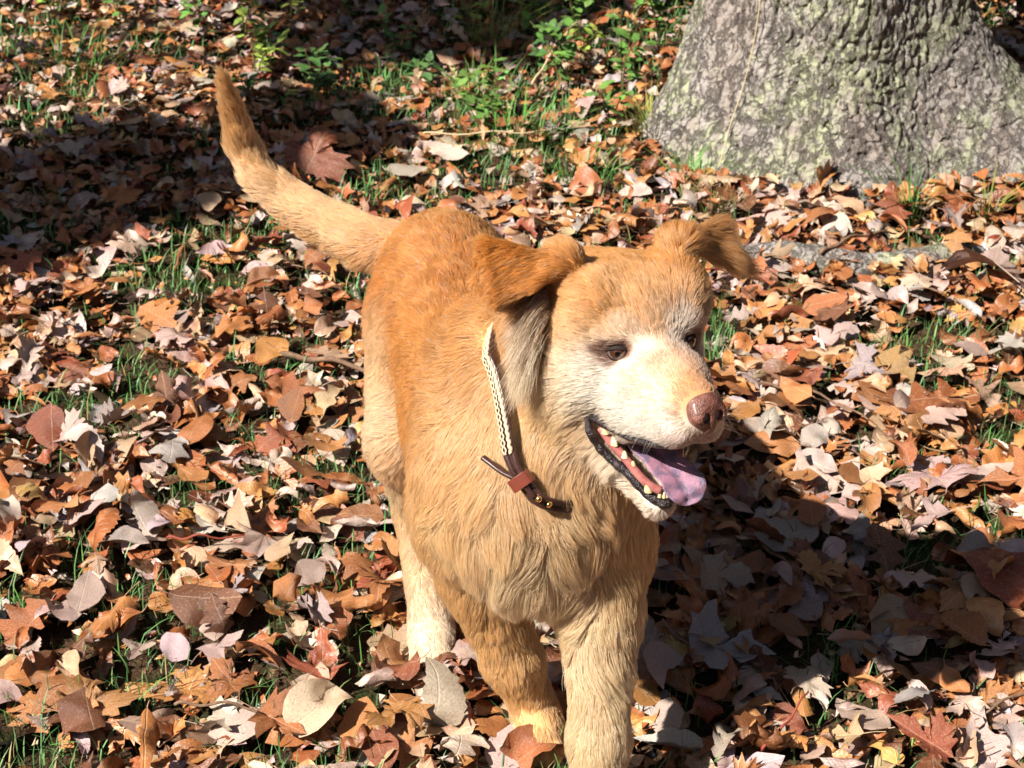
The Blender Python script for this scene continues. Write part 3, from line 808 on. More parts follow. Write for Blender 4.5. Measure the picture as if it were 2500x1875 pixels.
# teeth of the lower jaw
tooth_m = NT('tooth', .25, .5); tooth_m.base(tooth_m.ramp(tooth_m.noise(tooth_m.coord(), 200), [(.35, (.62, .44, .17)), (.65, (.78, .66, .42))]))
def tooth(f, r, u, h, wf, wr, lean=(0, 0)):
    def fn(a, b):
        t = b; w = (1 - t) ** .55 if t < 1 else 0.02
        w = max(w, .02)
        return H(f + math.cos(2 * math.pi * a) * wf * w + lean[0] * t, r + math.sin(2 * math.pi * a) * wr * w + lean[1] * t, u + h * t)
    V, F = lathe_grid(12, 8, fn)
    adopt(mesh_obj('tooth', V, F, tooth_m.m))
for s in (-1, 1):
    tooth(.031, .0155 * s, -.147, .013, .0046, .0042, (-.002, .002 * s))
    tooth(.038, .0060 * s, -.152, .0080, .0020, .0024)
    tooth(.039, .0016 * s, -.153, .0070, .0018, .0022)
    for f, r, u, h, wf in ((-.013, .045, -.094, .0095, .0076), (-.003, .039, -.104, .0095, .0070), (.008, .032, -.115, .007, .0052), (.016, .026, -.124, .007, .0035)):
        tooth(f, r * s, u, h, wf, .0042)

# ------------------------------------------------------------------ collar: a dark strap with pale lacing, its loose end drawn through a keeper
leather = NT('dark_leather', .33, .5); leather.base(leather.ramp(leather.noise(leather.coord(), 180), [(.3, (.028, .012, .010)), (.7, (.075, .030, .024))])); leather.bump(leather.noise(leather.coord(), 700), .3, .0005)
leather2 = NT('red_brown_leather', .35, .5); leather2.base((.17, .038, .022))
lace_m = NT('cream_lacing', .6, .3); lace_m.base((.58, .45, .30))
brass = NT('brass', .22, .5); brass.base((.80, .56, .22)); brass.b.inputs['Metallic'].default_value = 1.0
collar = empty('collar'); collar.parent = dog; collar.matrix_parent_inverse = DOG_INV
CT = unit(np.roll(COLLAR, -1, 0) - np.roll(COLLAR, 1, 0)); CB = unit(np.cross(CT, COLLAR_N))
if CB[30][2] < 0: CB = -CB
nC = len(COLLAR)
ph = np.arange(nC)
sepa = np.interp(ph, [0, 36, 44, 56, nC - 1], [.0042, .0055, .0042, .0052, .0042])
for sgn, m_ in ((1, leather), (-1, leather)):
    V, F = tube(COLLAR + CB * (sepa * sgn * .85)[:, None], .0039, 10, .75, COLLAR_N, closed=True)
    mesh_obj('strap', V, F, m_.m, collar)
V, F = tube(COLLAR - COLLAR_N * .002, .0075, 8, .35, COLLAR_N, closed=True)
mesh_obj('lining', V, F, leather.m, collar)
fine = catmull(COLLAR[5:40], 8, False); fN = unit(catmull(COLLAR_N[5:40], 8, False)); fT = unit(np.gradient(fine, axis=0)); fB = unit(np.cross(fT, fN))
arc = np.concatenate([[0], np.cumsum(np.linalg.norm(np.diff(fine, axis=0), axis=1))])
for k, (o_, a_, r_) in enumerate(((.0038, .0007, .0025), (-.0022, .0008, .0010), (-.0055, .0007, .0010))):
    wv_ = np.sin(arc / .0075 * 2 * math.pi + (0, 0, math.pi)[k]) * a_
    V, F = tube(fine + fB * (o_ * (1 if CB[30] @ fB[200] > 0 else -1) * 1.0 + wv_)[:, None] + fN * .0036, r_, 6, .8, fN)
    mesh_obj('lacing', V, F, lace_m.m, collar)
kx = COLLAR[47]; kN, kT, kB = COLLAR_N[47], CT[47], CB[47]
le = to_surface(np.array([[-.026, 1.55, .496], [-.014, 1.548, .490], [-.001, 1.544, .484]]), .022, 4)
V, F = tube(catmull([tuple(le[0]), tuple(le[1]), tuple(le[2]), tuple(kx + kN * .006), tuple(COLLAR[52] + COLLAR_N[52] * .004)], 6, False), .0045, 10, .7)
mesh_obj('loose_end', V, F, leather.m, collar)
kv = []
for a in (-1, 1):
    for t in np.linspace(0, 2 * math.pi, 17)[:-1]:
        q = kx + kN * .002 + kT * .0075 * a + kB * (math.copysign(abs(math.cos(t)) ** .5, math.cos(t)) * .0125) + kN * (math.copysign(abs(math.sin(t)) ** .6, math.sin(t)) * .0085)
        kv.append(q)
kf = [(i, (i + 1) % 16, 16 + (i + 1) % 16, 16 + i) for i in range(16)]
ko = mesh_obj('keeper', kv, kf, leather2.m, collar, smooth=False)
sm = ko.modifiers.new('thick', 'SOLIDIFY'); sm.thickness = .0022; sm.offset = 0
bv = ko.modifiers.new('bevel', 'BEVEL'); bv.width = .0006; bv.segments = 2
for idx in (53, 56):
    c0 = COLLAR[idx] + COLLAR_N[idx] * .0052 + CB[idx] * .002
    V, F = lathe_grid(14, 9, lambda u, v: tuple(c0 + .0040 * (math.sin(math.pi * v) * (math.cos(2 * math.pi * u) * CT[idx] + math.sin(2 * math.pi * u) * CB[idx]) + math.cos(math.pi * v) * COLLAR_N[idx])))
    mesh_obj('stud', V, F, brass.m, collar)

# long pale hair spilling out of the dog's right ear, and a fringe on the left one; whiskers
def strands(name, roots, dirs, lens, cols, rad, curl, rgx, K=7):
    n = len(roots); pts = np.zeros((n, K, 3)); cur = roots.copy(); d = unit(dirs); pts[:, 0] = cur
    side = unit(rgx.standard_normal((n, 3)))
    for k in range(1, K):
        d = unit(d + np.array([0, 0, -1]) * curl + side * .06); cur = cur + d * (lens / (K - 1))[:, None]; pts[:, k] = cur
    cu = bpy.data.hair_curves.new(name); cu.add_curves([K] * n)
    cu.points.foreach_set('position', pts.reshape(-1).astype(np.float32))
    at = cu.attributes.get('radius') or cu.attributes.new('radius', 'FLOAT', 'POINT')
    at.data.foreach_set('value', (rad * np.tile(1 - .85 * np.linspace(0, 1, K) ** 1.5, n)).astype(np.float32))
    ct = cu.attributes.new('fur_tint', 'FLOAT_COLOR', 'CURVE'); c4 = np.ones((n, 4), dtype=np.float32); c4[:, :3] = cols; ct.data.foreach_set('color', c4.reshape(-1))
    cu.materials.append(fm); o = bpy.data.objects.new(name, cu); COL.objects.link(o); adopt(o); tag(o, kind='stuff'); return o
rgt = np.random.default_rng(31)
n = 3000
t = rgt.random(n)
h0 = np.stack([-.064 + rgt.normal(0, .006, n), -.092 - .016 * t + rgt.normal(0, .004, n), .042 - .068 * t + rgt.normal(0, .004, n)], -1)
rt = HO + HS * (h0 @ HM)
dr = np.stack([rgt.normal(.15, .10, n), rgt.normal(-.85, .12, n) + .35 * t, -.35 - .75 * t + rgt.normal(0, .10, n)], -1) @ HM
cl_ = np.where((rgt.random(n) < .55 - .5 * t)[:, None], np.array([[.36, .20, .11]]), np.array([[.92, .74, .52]])) * (1 + .1 * rgt.standard_normal((n, 1)))
strands('ear_tuft', rt, dr, rgt.uniform(.025, .062, n), np.clip(cl_, .02, .92), .00030, .10, rgt)
n = 60
sgn = rgt.choice([-1, 1], n)
h0 = np.stack([rgt.uniform(.050, .095, n), sgn * rgt.uniform(.030, .036, n), rgt.uniform(-.062, -.035, n)], -1)
strands('whisker', HO + HS * (h0 @ HM), np.stack([rgt.uniform(-.2, .5, n), sgn * rgt.uniform(.6, 1, n), rgt.uniform(-.7, .2, n)], -1) @ HM, rgt.uniform(.015, .045, n), np.tile([[.85, .8, .72]], (n, 1)), .00018, .08, rgt)
# ------------------------------------------------------------------ ground
def gh(x, y):
    """height of the soil"""
    p = np.stack([np.asarray(x, dtype=float), np.asarray(y, dtype=float), np.zeros_like(np.asarray(x, dtype=float))], -1)
    far = np.clip((np.hypot(p[..., 0], p[..., 1] - 2) - 6) / 20, 0, 1)
    return .014 * fnoise(p, 1.7, 2, 4.4) + .006 * vnoise(p, 7.0, 2.2) - .008 + far * .5 * vnoise(p, .12, 9.1)
def lin(a, b, n): return np.linspace(a, b, n)
xs = np.concatenate([lin(-60, -6, 24)[:-1], lin(-6, -2.2, 20)[:-1], lin(-2.2, 2.2, 200), lin(2.2, 6, 20)[1:], lin(6, 60, 24)[1:]])
ys = np.concatenate([lin(-20, 0, 10)[:-1], lin(0, 6.5, 260), lin(6.5, 14, 30)[1:], lin(14, 90, 24)[1:]])
GX, GY = np.meshgrid(xs, ys, indexing='ij')
GZ = gh(GX, GY) - .004
gv = np.stack([GX, GY, GZ], -1).reshape(-1, 3)
ni, nj = GX.shape
ii, jj = np.meshgrid(np.arange(ni - 1), np.arange(nj - 1), indexing='ij')
gf = np.stack([ii * nj + jj, (ii + 1) * nj + jj, (ii + 1) * nj + jj + 1, ii * nj + jj + 1], -1).reshape(-1, 4)
soil = NT('soil_and_moss', .95, .1)
oc = soil.coord('Object')
soil.base(soil.mix(soil.ramp(soil.noise(oc, 9, 5), [(.50, 0.0), (.66, 1.0)]),
                   soil.ramp(soil.noise(oc, 60, 6), [(.3, (.030, .018, .011)), (.7, (.13, .075, .042))]),
                   soil.ramp(soil.noise(oc, 140, 4), [(.3, (.010, .020, .005)), (.7, (.035, .065, .014))])))
soil.bump(soil.noise(oc, 160, 8), 1.0, .012)
ground = mesh_obj('ground', gv, gf, soil.m); tag(ground, kind='structure')

# ------------------------------------------------------------------ the big tree
TX, TY = .715, 3.82
bark = NT('bark', .92, .15)
bo = bark.coord('Object')
bw = bark.node('ShaderNodeVectorMath', operation='ADD')
_nz = bark.node('ShaderNodeTexNoise', Vector=bo, Scale=14.0, Detail=4.0)
_sc = bark.node('ShaderNodeVectorMath', operation='SCALE'); bark.l.new(_nz.outputs['Color'], _sc.inputs[0]); _sc.inputs['Scale'].default_value = .05
bark.l.new(bo, bw.inputs[0]); bark.l.new(_sc.outputs[0], bw.inputs[1])
mp = bark.node('ShaderNodeMapping', Vector=bw.outputs[0]); mp.inputs['Scale'].default_value = (1, 1, .42)
def ridge(sc, lo, hi, det=5):
    n = bark.noise(mp.outputs[0], sc, det, .62)
    r = bark.math('MULTIPLY', bark.math('ABSOLUTE', bark.math('SUBTRACT', n, .5)), 2.0)
    return bark.ramp(r, [(lo, 0.0), (hi, 1.0)])
crack = ridge(34.0, .015, .085, 7); crack2 = ridge(13.0, .008, .045, 8)
n_f = bark.noise(bo, 120, 8, .7); n_m = bark.noise(bo, 5.5, 5, .6); n_l = bark.noise(mp.outputs[0], 9, 4, .65)
basec = bark.ramp(n_f, [(.30, (.20, .18, .16)), (.50, (.37, .33, .30)), (.70, (.56, .51, .465))])
basec = bark.mix(bark.ramp(n_l, [(.54, 0.0), (.60, .4)]), basec, (.33, .255, .21))
lich = bark.math('MULTIPLY', bark.ramp(n_m, [(.47, 0.0), (.56, 1.0)]), bark.ramp(bark.noise(bo, 46, 5, .7), [(.40, 0.0), (.52, .95)]))
basec = bark.mix(lich, basec, bark.ramp(n_f, [(.3, (.31, .32, .20)), (.7, (.55, .56, .38))]))
hgt = bark.math('ADD', bark.math('MULTIPLY', crack, .5), bark.math('ADD', bark.math('MULTIPLY', crack2, .6), bark.math('ADD', bark.math('MULTIPLY', n_f, .9), bark.math('MULTIPLY', lich, .25))))
crack_dark = bark.math('MULTIPLY', bark.math('SUBTRACT', 1.0, bark.math('MULTIPLY', crack, crack2)), .55)
basec = bark.mix(crack_dark, basec, (.055, .042, .036))  # base colour darkened along the cracks
bark.base(basec); bark.bump(hgt, 1.0, .009)

def angd(a, b): return (a - b + math.pi) % (2 * math.pi) - math.pi
def trunk_r(th, z):
    t = np.exp(-np.clip(z, -.1, 9) / .20)
    f = .09 + .42 * np.exp(-(angd(th, R(-17)) / R(30)) ** 2) + .08 * np.exp(-(angd(th, R(-80)) / R(28)) ** 2) + .07 * np.exp(-(angd(th, R(-125)) / R(22)) ** 2) + .07 * np.exp(-(angd(th, R(-175)) / R(30)) ** 2) + .25 * np.exp(-(angd(th, R(80)) / R(30)) ** 2)
    return .262 - .02 * np.clip(z, 0, 3) + f * t + .018 * np.cos(th * 5 + 1) * np.exp(-z / .5)
tz = np.concatenate([lin(-.06, .62, 300), lin(.62, 3.6, 60)[1:]])
nth = 640
TH, TZ = np.meshgrid(np.arange(nth) / nth * 2 * math.pi, tz, indexing='ij')
TR = trunk_r(TH, TZ)
px_, py_ = TR * np.cos(TH), TR * np.sin(TH)
P0 = np.stack([px_ * 1.0, py_ * 1.0, TZ * .55], -1)
wv = np.stack([vnoise(P0, 9), vnoise(P0, 9, 3.3), vnoise(P0, 9, 6.6)], -1) * .02
r1 = 1 - np.abs(fnoise(P0 + wv, 26, 2, 1.1)); r2 = 1 - np.abs(fnoise(P0 + wv, 58, 2, 8.1))
disp = .010 * fnoise(P0, 6, 2) - .006 * np.clip(r1 - .82, 0, .18) / .18 - .0045 * np.clip(r2 - .80, 0, .2) / .2 + .0050 * fnoise(P0, 90, 2)
TR2 = TR + disp * (TZ < 3.4)
tvv = np.stack([TX + TR2 * np.cos(TH), TY + TR2 * np.sin(TH), TZ], -1).reshape(-1, 3)
nzr = len(tz)
a_, b_ = np.meshgrid(np.arange(nth), np.arange(nzr - 1), indexing='ij')
tf = np.stack([a_ * nzr + b_, ((a_ + 1) % nth) * nzr + b_, ((a_ + 1) % nth) * nzr + b_ + 1, a_ * nzr + b_ + 1], -1).reshape(-1, 4)
tree = empty('oak_tree', (0, 0, 0)); tag(tree, 'thick tree trunk with lichened bark and flared roots behind the dog', 'tree')
mesh_obj('trunk', tvv, tf, bark.m, tree)
def bark_tube(name, pts, rad, parent, seg=28, sub=10, amp=.006):
    path = catmull(pts, sub, False); rr = np.interp(np.linspace(0, len(rad) - 1, len(path)), range(len(rad)), rad)
    V, F = tube(path, rr, seg)
    V = np.array(V); 
    c = np.repeat(path, seg, axis=0)
    d = unit(V - c); V = V + d * (amp * fnoise(V, 40, 3))[:, None]
    return mesh_obj(name, V, F, bark.m, parent)
bark_tube('root', [(.36, 3.14, -.03), (.46, 3.09, -.008), (.58, 3.06, .004), (.72, 3.03, -.002), (.88, 3.06, .002), (1.02, 3.14, -.03)], [.018, .026, .034, .030, .03, .018], tree)
# crown, high out of the frame: limbs and leaves
def leaf_cloud(blobs, rgx, size):
    """small folded leaf faces scattered through ellipsoid blobs (x, y, z, r, n)"""
    Vs = []
    for x, y, z, r, n in blobs:
        d = unit(rgx.standard_normal((n, 3))) * (rgx.random((n, 1)) ** .45) * r
        c = d * np.array([1, 1, .8]) + np.array([x, y, z])
        a = unit(rgx.standard_normal((n, 3))); b = unit(np.cross(a, rgx.standard_normal((n, 3)))); s = size * rgx.uniform(.6, 1.3, (n, 1))
        nn_ = np.cross(a, b)
        Vs.append(np.stack([c - a * s, c + b * s * .5 + nn_ * s * .15, c + a * s, c - b * s * .5 + nn_ * s * .15], 1))
    V = np.concatenate(Vs).reshape(-1, 3); F = np.arange(len(V)).reshape(-1, 4)
    return V, F
crown_m = NT('autumn_crown', .6, .3)
crown_m.base(crown_m.ramp(crown_m.noise(crown_m.coord(), 3, 5), [(.35, (.09, .11, .02)), (.5, (.28, .14, .03)), (.65, (.33, .09, .025))]))
rgc = np.random.default_rng(21)
limbs = [((TX, TY, 3.3), (TX + .5, TY + .9, 4.3), (TX + 1.3, TY + 1.9, 5.3)), ((TX, TY, 3.3), (TX - .2, TY + .9, 4.5), (TX - .6, TY + 1.8, 5.8)), ((TX, TY, 3.3), (TX + .9, TY + .3, 4.4), (TX + 2.0, TY + .7, 5.4))]
for l in limbs: bark_tube('limb', l, [.20, .12, .05], tree, 12, 6)
V, F = leaf_cloud([(l[2][0], l[2][1], l[2][2] + .3, 1.2, 900) for l in limbs] + [(TX + .4, TY + 1.4, 6.3, 1.4, 900), (.6, 3.0, 5.4, 1.5, 1500), (-.2, 2.4, 5.8, 1.3, 1100), (1.7, 2.2, 5.5, 1.5, 1300), (1.3, .8, 5.8, 1.4, 1100), (-.2, 4.6, 5.6, 1.5, 1300), (2.6, 3.6, 5.2, 1.4, 1100)], rgc, .13)  # further leaf blobs added overhead to block sky light, clear of the sun
crown = mesh_obj('crown', V, F, crown_m.m, tree, smooth=False); tag(crown, kind='stuff')

# a young tree out of frame on the left: its shade lies across the upper left of the picture
SH = []
hs = 1 / math.tan(SUN_EL)
def shade_blob(gx_, gy_, h, r, n):
    n = int(n * (2.4 if gy_ < 4.2 else 1.5)); r = r * 1.08
    SH.append((gx_ - math.sin(SUN_AZ) * hs * h, gy_ - math.cos(SUN_AZ) * hs * h, h, r, n))
SHADES = [(-1.22, 3.30, 2.6, .18, 300), (-.95, 3.40, 1.8, .16, 300), (-.50, 3.68, 1.9, .16, 280), (-1.30, 3.10, 2.1, .20, 420), (-1.02, 3.22, 2.0, .20, 420), (-.78, 3.36, 2.2, .17, 330), (-1.45, 3.32, 2.3, .20, 380), (-1.15, 3.47, 2.1, .18, 380), (-.92, 3.62, 2.4, .17, 280),
          (-.60, 3.55, 2.2, .16, 280), (-.52, 3.85, 2.0, .16, 260), (-.38, 3.70, 2.2, .13, 180),
          (-.35, 4.45, 2.1, .26, 520), (0.0, 4.70, 2.2, .28, 520), (-.45, 4.85, 2.5, .25, 420), (.30, 4.95, 2.3, .25, 380), (-.05, 4.35, 2.3, .16, 180), 
          (-1.75, 2.95, 2.0, .25, 340), (-1.8, 3.4, 2.4, .3, 340)]
for q in SHADES: shade_blob(*q)
young = empty('young_tree', (0, 0, 0)); tag(young, 'slender young tree left of the lawn casting dappled shade', 'tree')
yb = (-3.35, 3.0)
bark_tube('trunk', [(yb[0], yb[1], -.05), (yb[0] + .03, yb[1], .8), (yb[0] + .10, yb[1] + .03, 1.7), (yb[0] + .15, yb[1] + .1, 2.6)], [.07, .055, .045, .02], young, 14, 6)
for k in range(0, len(SH), 2):
    x, y, z, r, n = SH[k]
    bark_tube('limb', [(yb[0] + .06, yb[1] + .02, 1.2 + .05 * k), ((yb[0] + x) / 2, (yb[1] + y) / 2, (1.3 + .04 * k + z) / 2 + .05), (x, y, z)], [.024, .015, .006], young, 8, 5, .002)
V, F = leaf_cloud(SH, rgc, .045)
yc = mesh_obj('crown', V, F, crown_m.m, young, smooth=False); tag(yc, kind='stuff')

# ------------------------------------------------------------------ fallen leaves
def outline_width(kind, s):
    """half width of a leaf at s along its blade"""
    if kind == 'oval': return .36 * np.sin(np.pi * s ** .85) ** .75 * (1 - .25 * s)
    if kind == 'round': return .46 * np.sin(np.pi * s ** .75) ** .65 * (1 - .15 * s)
    if kind == 'long': return (.21 * np.sin(np.pi * s ** .9) ** .7) * (1 + .12 * (np.abs((s * 11) % 1 - .5) * 2 - .5))
    if kind == 'oak': return (.30 * np.sin(np.pi * s ** 1.15) ** .6) * (1 + .42 * np.cos(s * 2 * np.pi * 3.6 + 2.6)) * .95
MAPLE = [(-.02, .0), (.03, .10), (-.06, .26), (-.02, .30), (.06, .24), (.07, .34), (.02, .50), (.12, .44), (.22, .52), (.26, .43), (.40, .56), (.41, .44), (.50, .42), (.42, .30), (.44, .22), (.52, .13), (.60, .22), (.72, .26), (.72, .16), (.84, .15), (.86, .08), (1.0, .0)]
MAPLE2 = [(0, 0), (.02, .14), (.04, .24), (.0, .42), (.14, .34), (.20, .48), (.32, .56), (.36, .38), (.42, .20), (.52, .12), (.58, .22), (.70, .24), (.76, .14), (.86, .12), (1.0, 0)]
def flat_leaf(kind, rgx):
    """returns verts (x along 0..1, y across), tris"""
    if kind in ('maple', 'lobed'):
        base = MAPLE if kind == 'maple' else MAPLE2
        r = [(x + rgx.normal(0, .012), y * rgx.uniform(.9, 1.1)) for x, y in base]
        l = [(x + rgx.normal(0, .012), -y * rgx.uniform(.9, 1.1)) for x, y in base[1:-1]][::-1]
        o = np.array(r + l); n = len(o); c = np.array([.30, 0])
        rings = [o, c + (o - c) * .62, c + (o - c) * .30]
        V = np.concatenate(rings + [c[None]]); F = []
        for k in range(2):
            for i in range(n):
                j = (i + 1) % n
                F += [(k * n + i, k * n + j, (k + 1) * n + j), (k * n + i, (k + 1) * n + j, (k + 1) * n + i)]
        for i in range(n): F.append((2 * n + i, 2 * n + (i + 1) % n, 3 * n))
        return V, np.array(F)
    ns, nc = {'oval': (10, 4), 'round': (10, 4), 'long': (23, 2), 'oak': (20, 2)}[kind]
    s = np.linspace(0, 1, ns); s[0] = .002; s[-1] = .998
    w = np.maximum(outline_width(kind, s), .004); wl_ = w * (1 + rgx.normal(0, .06, ns)); wr_ = w * (1 + rgx.normal(0, .06, ns))
    V = []
    bend = rgx.normal(0, .10)
    for i in range(ns):
        mid = bend * math.sin(math.pi * s[i])
        for k in range(-nc // 2, nc // 2 + 1):
            t = k / (nc / 2); V.append((s[i], mid + (wr_[i] if t > 0 else wl_[i]) * t))
    m = nc + 1; F = []
    for i in range(ns - 1):
        for k in range(nc):
            a, b, c, d = i * m + k, i * m + k + 1, (i + 1) * m + k + 1, (i + 1) * m + k
            F += [(a, b, c), (a, c, d)]
    return np.array(V), np.array(F)
def shape_leaf(kind, state, rgx):
    V, F = flat_leaf(kind, rgx)
    uv = V.copy() * [1, 1] + [0, .5]
    x, y = V[:, 0] - .5, V[:, 1]; z = np.zeros(len(V))
    ky, kx, fold, amp, tw = {'flat': (rgx.normal(0, .8), rgx.normal(0, .5), rgx.uniform(0, .25), .05, rgx.normal(0, .2)),
                             'curled': (rgx.choice([-1, 1]) * rgx.uniform(1.5, 3.6), rgx.choice([-1, 1]) * rgx.uniform(.8, 2.3), rgx.uniform(0, .4), .10, rgx.normal(0, .8)),
                             'rolled': (rgx.choice([-1, 1]) * rgx.uniform(5.0, 9.0), rgx.normal(0, .7), 0, .05, rgx.normal(0, .5)),
                             'folded': (rgx.normal(0, 1.2), rgx.choice([-1, 1]) * rgx.uniform(.3, 1.4), rgx.uniform(.7, 1.5), .07, rgx.normal(0, .5))}[state]
    # ripple
    P = np.stack([x * 3, y * 3, z + rgx.uniform(0, 30)], -1)
    z = z + amp * vnoise(P, 1.4, rgx.uniform(0, 9)) * 1.3 + .06 * np.abs(y) * np.sin(x * rgx.uniform(9, 15) + rgx.uniform(0, 6)) + .10 * amp * 10 * np.maximum(0, np.hypot(x, y) - .33) * rgx.choice([-1, 1]) 
    # fold on the midrib
    fa = np.arctan(fold); z = z + np.abs(y) * math.sin(fa); y = y * math.cos(fa)
    # bend across
    if abs(ky) > .05: z, y = z * np.cos(ky * y) + (1 - np.cos(ky * y)) / ky, np.sin(ky * y) / ky - z * np.sin(ky * y)
    if abs(kx) > .05: z, x = z * np.cos(kx * x) + (1 - np.cos(kx * x)) / kx, np.sin(kx * x) / kx - z * np.sin(kx * x)
    a = tw * x; y, z = y * np.cos(a) - z * np.sin(a), y * np.sin(a) + z * np.cos(a)
    z = z - np.percentile(z, 8)
    V3 = np.stack([x, y, z], -1)
    # petiole: a thin three-sided stalk from the leaf's base
    i0 = int(np.argmin(uv[:, 0] + np.abs(uv[:, 1] - .5))); b0 = V3[i0]
    Ls = {'maple': .5, 'lobed': .5, 'oak': .10, 'long': .12}.get(kind, .14) * rgx.uniform(.6, 1.1)
    sd = rgx.normal(0, .35); pts = [b0, b0 + np.array([-Ls * .5, Ls * .5 * sd, .02]), b0 + np.array([-Ls, Ls * sd * 1.6, .05 * rgx.uniform(-1, 2)])]
    sv, sf = tube(pts, [.012, .009, .011], 3, caps=False)
    nb = len(V3); sf = np.array([(q[0], q[1], q[2]) for q in sf] + [(q[0], q[2], q[3]) for q in sf]) + nb
    V3 = np.concatenate([V3, sv]); F = np.concatenate([F, sf]); uv = np.concatenate([uv, np.tile([[-1.0, .5]], (len(sv), 1))])
    return V3.astype(np.float32), F.astype(np.int32), uv.astype(np.float32)

KINDS = ['oval', 'round', 'long', 'oak', 'maple', 'lobed']
KIND_P = [.44, .17, .12, .10, .09, .08]
KIND_SIZE = {'oval': (.055, .095), 'round': (.045, .075), 'long': (.08, .13), 'oak': (.08, .125), 'maple': (.06, .10), 'lobed': (.055, .095)}
STATES = ['flat', 'curled', 'rolled', 'folded']; STATE_P = [.31, .40, .09, .20]
rgl = np.random.default_rng(5)
POOL = {}
for k in KINDS:
    for st, cnt in zip(STATES, (4, 5, 2, 3)):
        POOL[(k, st)] = [shape_leaf(k, st, rgl) for _ in range(cnt)]
COLS = {'rust brown': (.44, .145, .045), 'orange brown': (.56, .235, .070), 'tan': (.64, .41, .25), 'pinkish grey': (.58, .43, .37), 'pale grey': (.48, .42, .40),
        'dark brown': (.20, .075, .036), 'ochre': (.64, .37, .11), 'red brown': (.36, .088, .038), 'cream': (.70, .54, .40)}
CN = list(COLS); COL_P = np.array([.22, .21, .15, .20, .05, .07, .01, .07, .02]); COL_P /= COL_P.sum()

leaf_m = NT('dry_leaf', .42, .45)
at_ = leaf_m.node('ShaderNodeAttribute', attribute_name='tint')
uvn = leaf_m.node('ShaderNodeUVMap'); us = leaf_m.node('ShaderNodeSeparateXYZ', Vector=uvn.outputs[0])
U, Vv = us.outputs[0], leaf_m.math('ABSOLUTE', leaf_m.math('SUBTRACT', us.outputs[1], .5))
vein = leaf_m.math('FRACT', leaf_m.math('MULTIPLY', leaf_m.math('SUBTRACT', U, leaf_m.math('MULTIPLY', Vv, .9)), 8.0))
vein = leaf_m.math('ABSOLUTE', leaf_m.math('SUBTRACT', vein, .5))
veinl = leaf_m.ramp(vein, [(.0, 1.0), (.055, .0)])
mid = leaf_m.ramp(Vv, [(.0, 1.0), (.014, 0.0)])
vv = leaf_m.math('MAXIMUM', mid, leaf_m.math('MULTIPLY', veinl, .55))
oc = leaf_m.coord('Object'); n1 = leaf_m.noise(oc, 38, 5, .6); n2 = leaf_m.noise(oc, 260, 4, .6)
geo = leaf_m.node('ShaderNodeNewGeometry')
c_ = leaf_m.mix(leaf_m.ramp(n1, [(.45, 0.0), (.75, .5)]), at_.outputs['Color'], (.17, .055, .022))
c_ = leaf_m.mix(leaf_m.ramp(n1, [(.30, .45), (.46, 0.0)]), c_, (.62, .44, .27))
c_ = leaf_m.mix(leaf_m.ramp(n2, [(.64, 0.0), (.70, .7)]), c_, (.07, .035, .02))
c_ = leaf_m.mix(leaf_m.math('MULTIPLY', vv, .30), c_, (.66, .50, .34))
leaf_m.base(c_)
leaf_m.bump(leaf_m.math('ADD', leaf_m.math('MULTIPLY', vv, .7), leaf_m.math('ADD', n2, leaf_m.math('MULTIPLY', n1, .8))), .55, .0022)
leaf_m.b.inputs['Specular IOR Level'].default_value = .6
_r = leaf_m.math('ADD', leaf_m.math('MULTIPLY', n1, .50), .12); leaf_m.l.new(_r, leaf_m.b.inputs['Roughness'])

# where grass shows between the leaves: (x, y, radius, strength)
GAPS = [(-1.35, 4.45, .22, .75), (-.95, 4.30, .16, .7), (-1.15, 3.85, .14, .7), (-.55, 4.35, .16, .6), (-1.0, 2.7, .1, .7), (-.2, 2.45, .07, .6), (-.52, 1.90, .09, .9), (-.60, 1.62, .12, .9), (-.28, 1.98, .08, .8), (-.22, 1.80, .08, .7), (-.35, 1.68, .07, .8), (-.42, 2.62, .12, .8), (-.75, 2.45, .12, .9), (-.30, 2.95, .10, .8), (-.60, 2.95, .14, .7), (-.05, 3.55, .16, .9), (.12, 3.85, .22, .8),
        (-.45, 3.95, .15, .7), (.85, 2.72, .08, .8), (.62, 2.25, .08, .7), (.42, 2.05, .09, .5), (.40, 1.68, .07, .7), (.52, 1.62, .08, .5), (.22, 1.92, .08, .4), (.95, 2.45, .08, .6), (.45, 3.25, .07, .7), (-1.05, 3.8, .12, .7), (-.85, 2.05, .08, .5), (.2, 3.05, .10, .5), (1.2, 2.7, .1, .4)]
def gap_at(x, y):
    p = np.stack([x, y, np.zeros_like(x)], -1)
    g = np.clip((fnoise(p, 5.5, 3, 2.7) - .11) / .26, 0, 1) * .82
    for gx_, gy_, r, s in GAPS: g = np.maximum(g, s * np.exp(-((x - gx_) ** 2 + (y - gy_) ** 2) / (2 * (r * .75) ** 2)))
    far = np.clip((y - 3.9) / .5, 0, 1) * np.clip(1 - np.abs(x - .1) / .9, 0, 1)
    return np.maximum(g, .80 * far)
def proj(P):
    """picture position of world points, used only to tell which leaves show largest"""
    d = P[:, 1] * math.cos(PITCH) + (1.5 - P[:, 2]) * math.sin(PITCH); v = P[:, 1] * math.sin(PITCH) - (1.5 - P[:, 2]) * math.cos(PITCH)
    return P[:, 0] / d / .308, v / d / .231, d

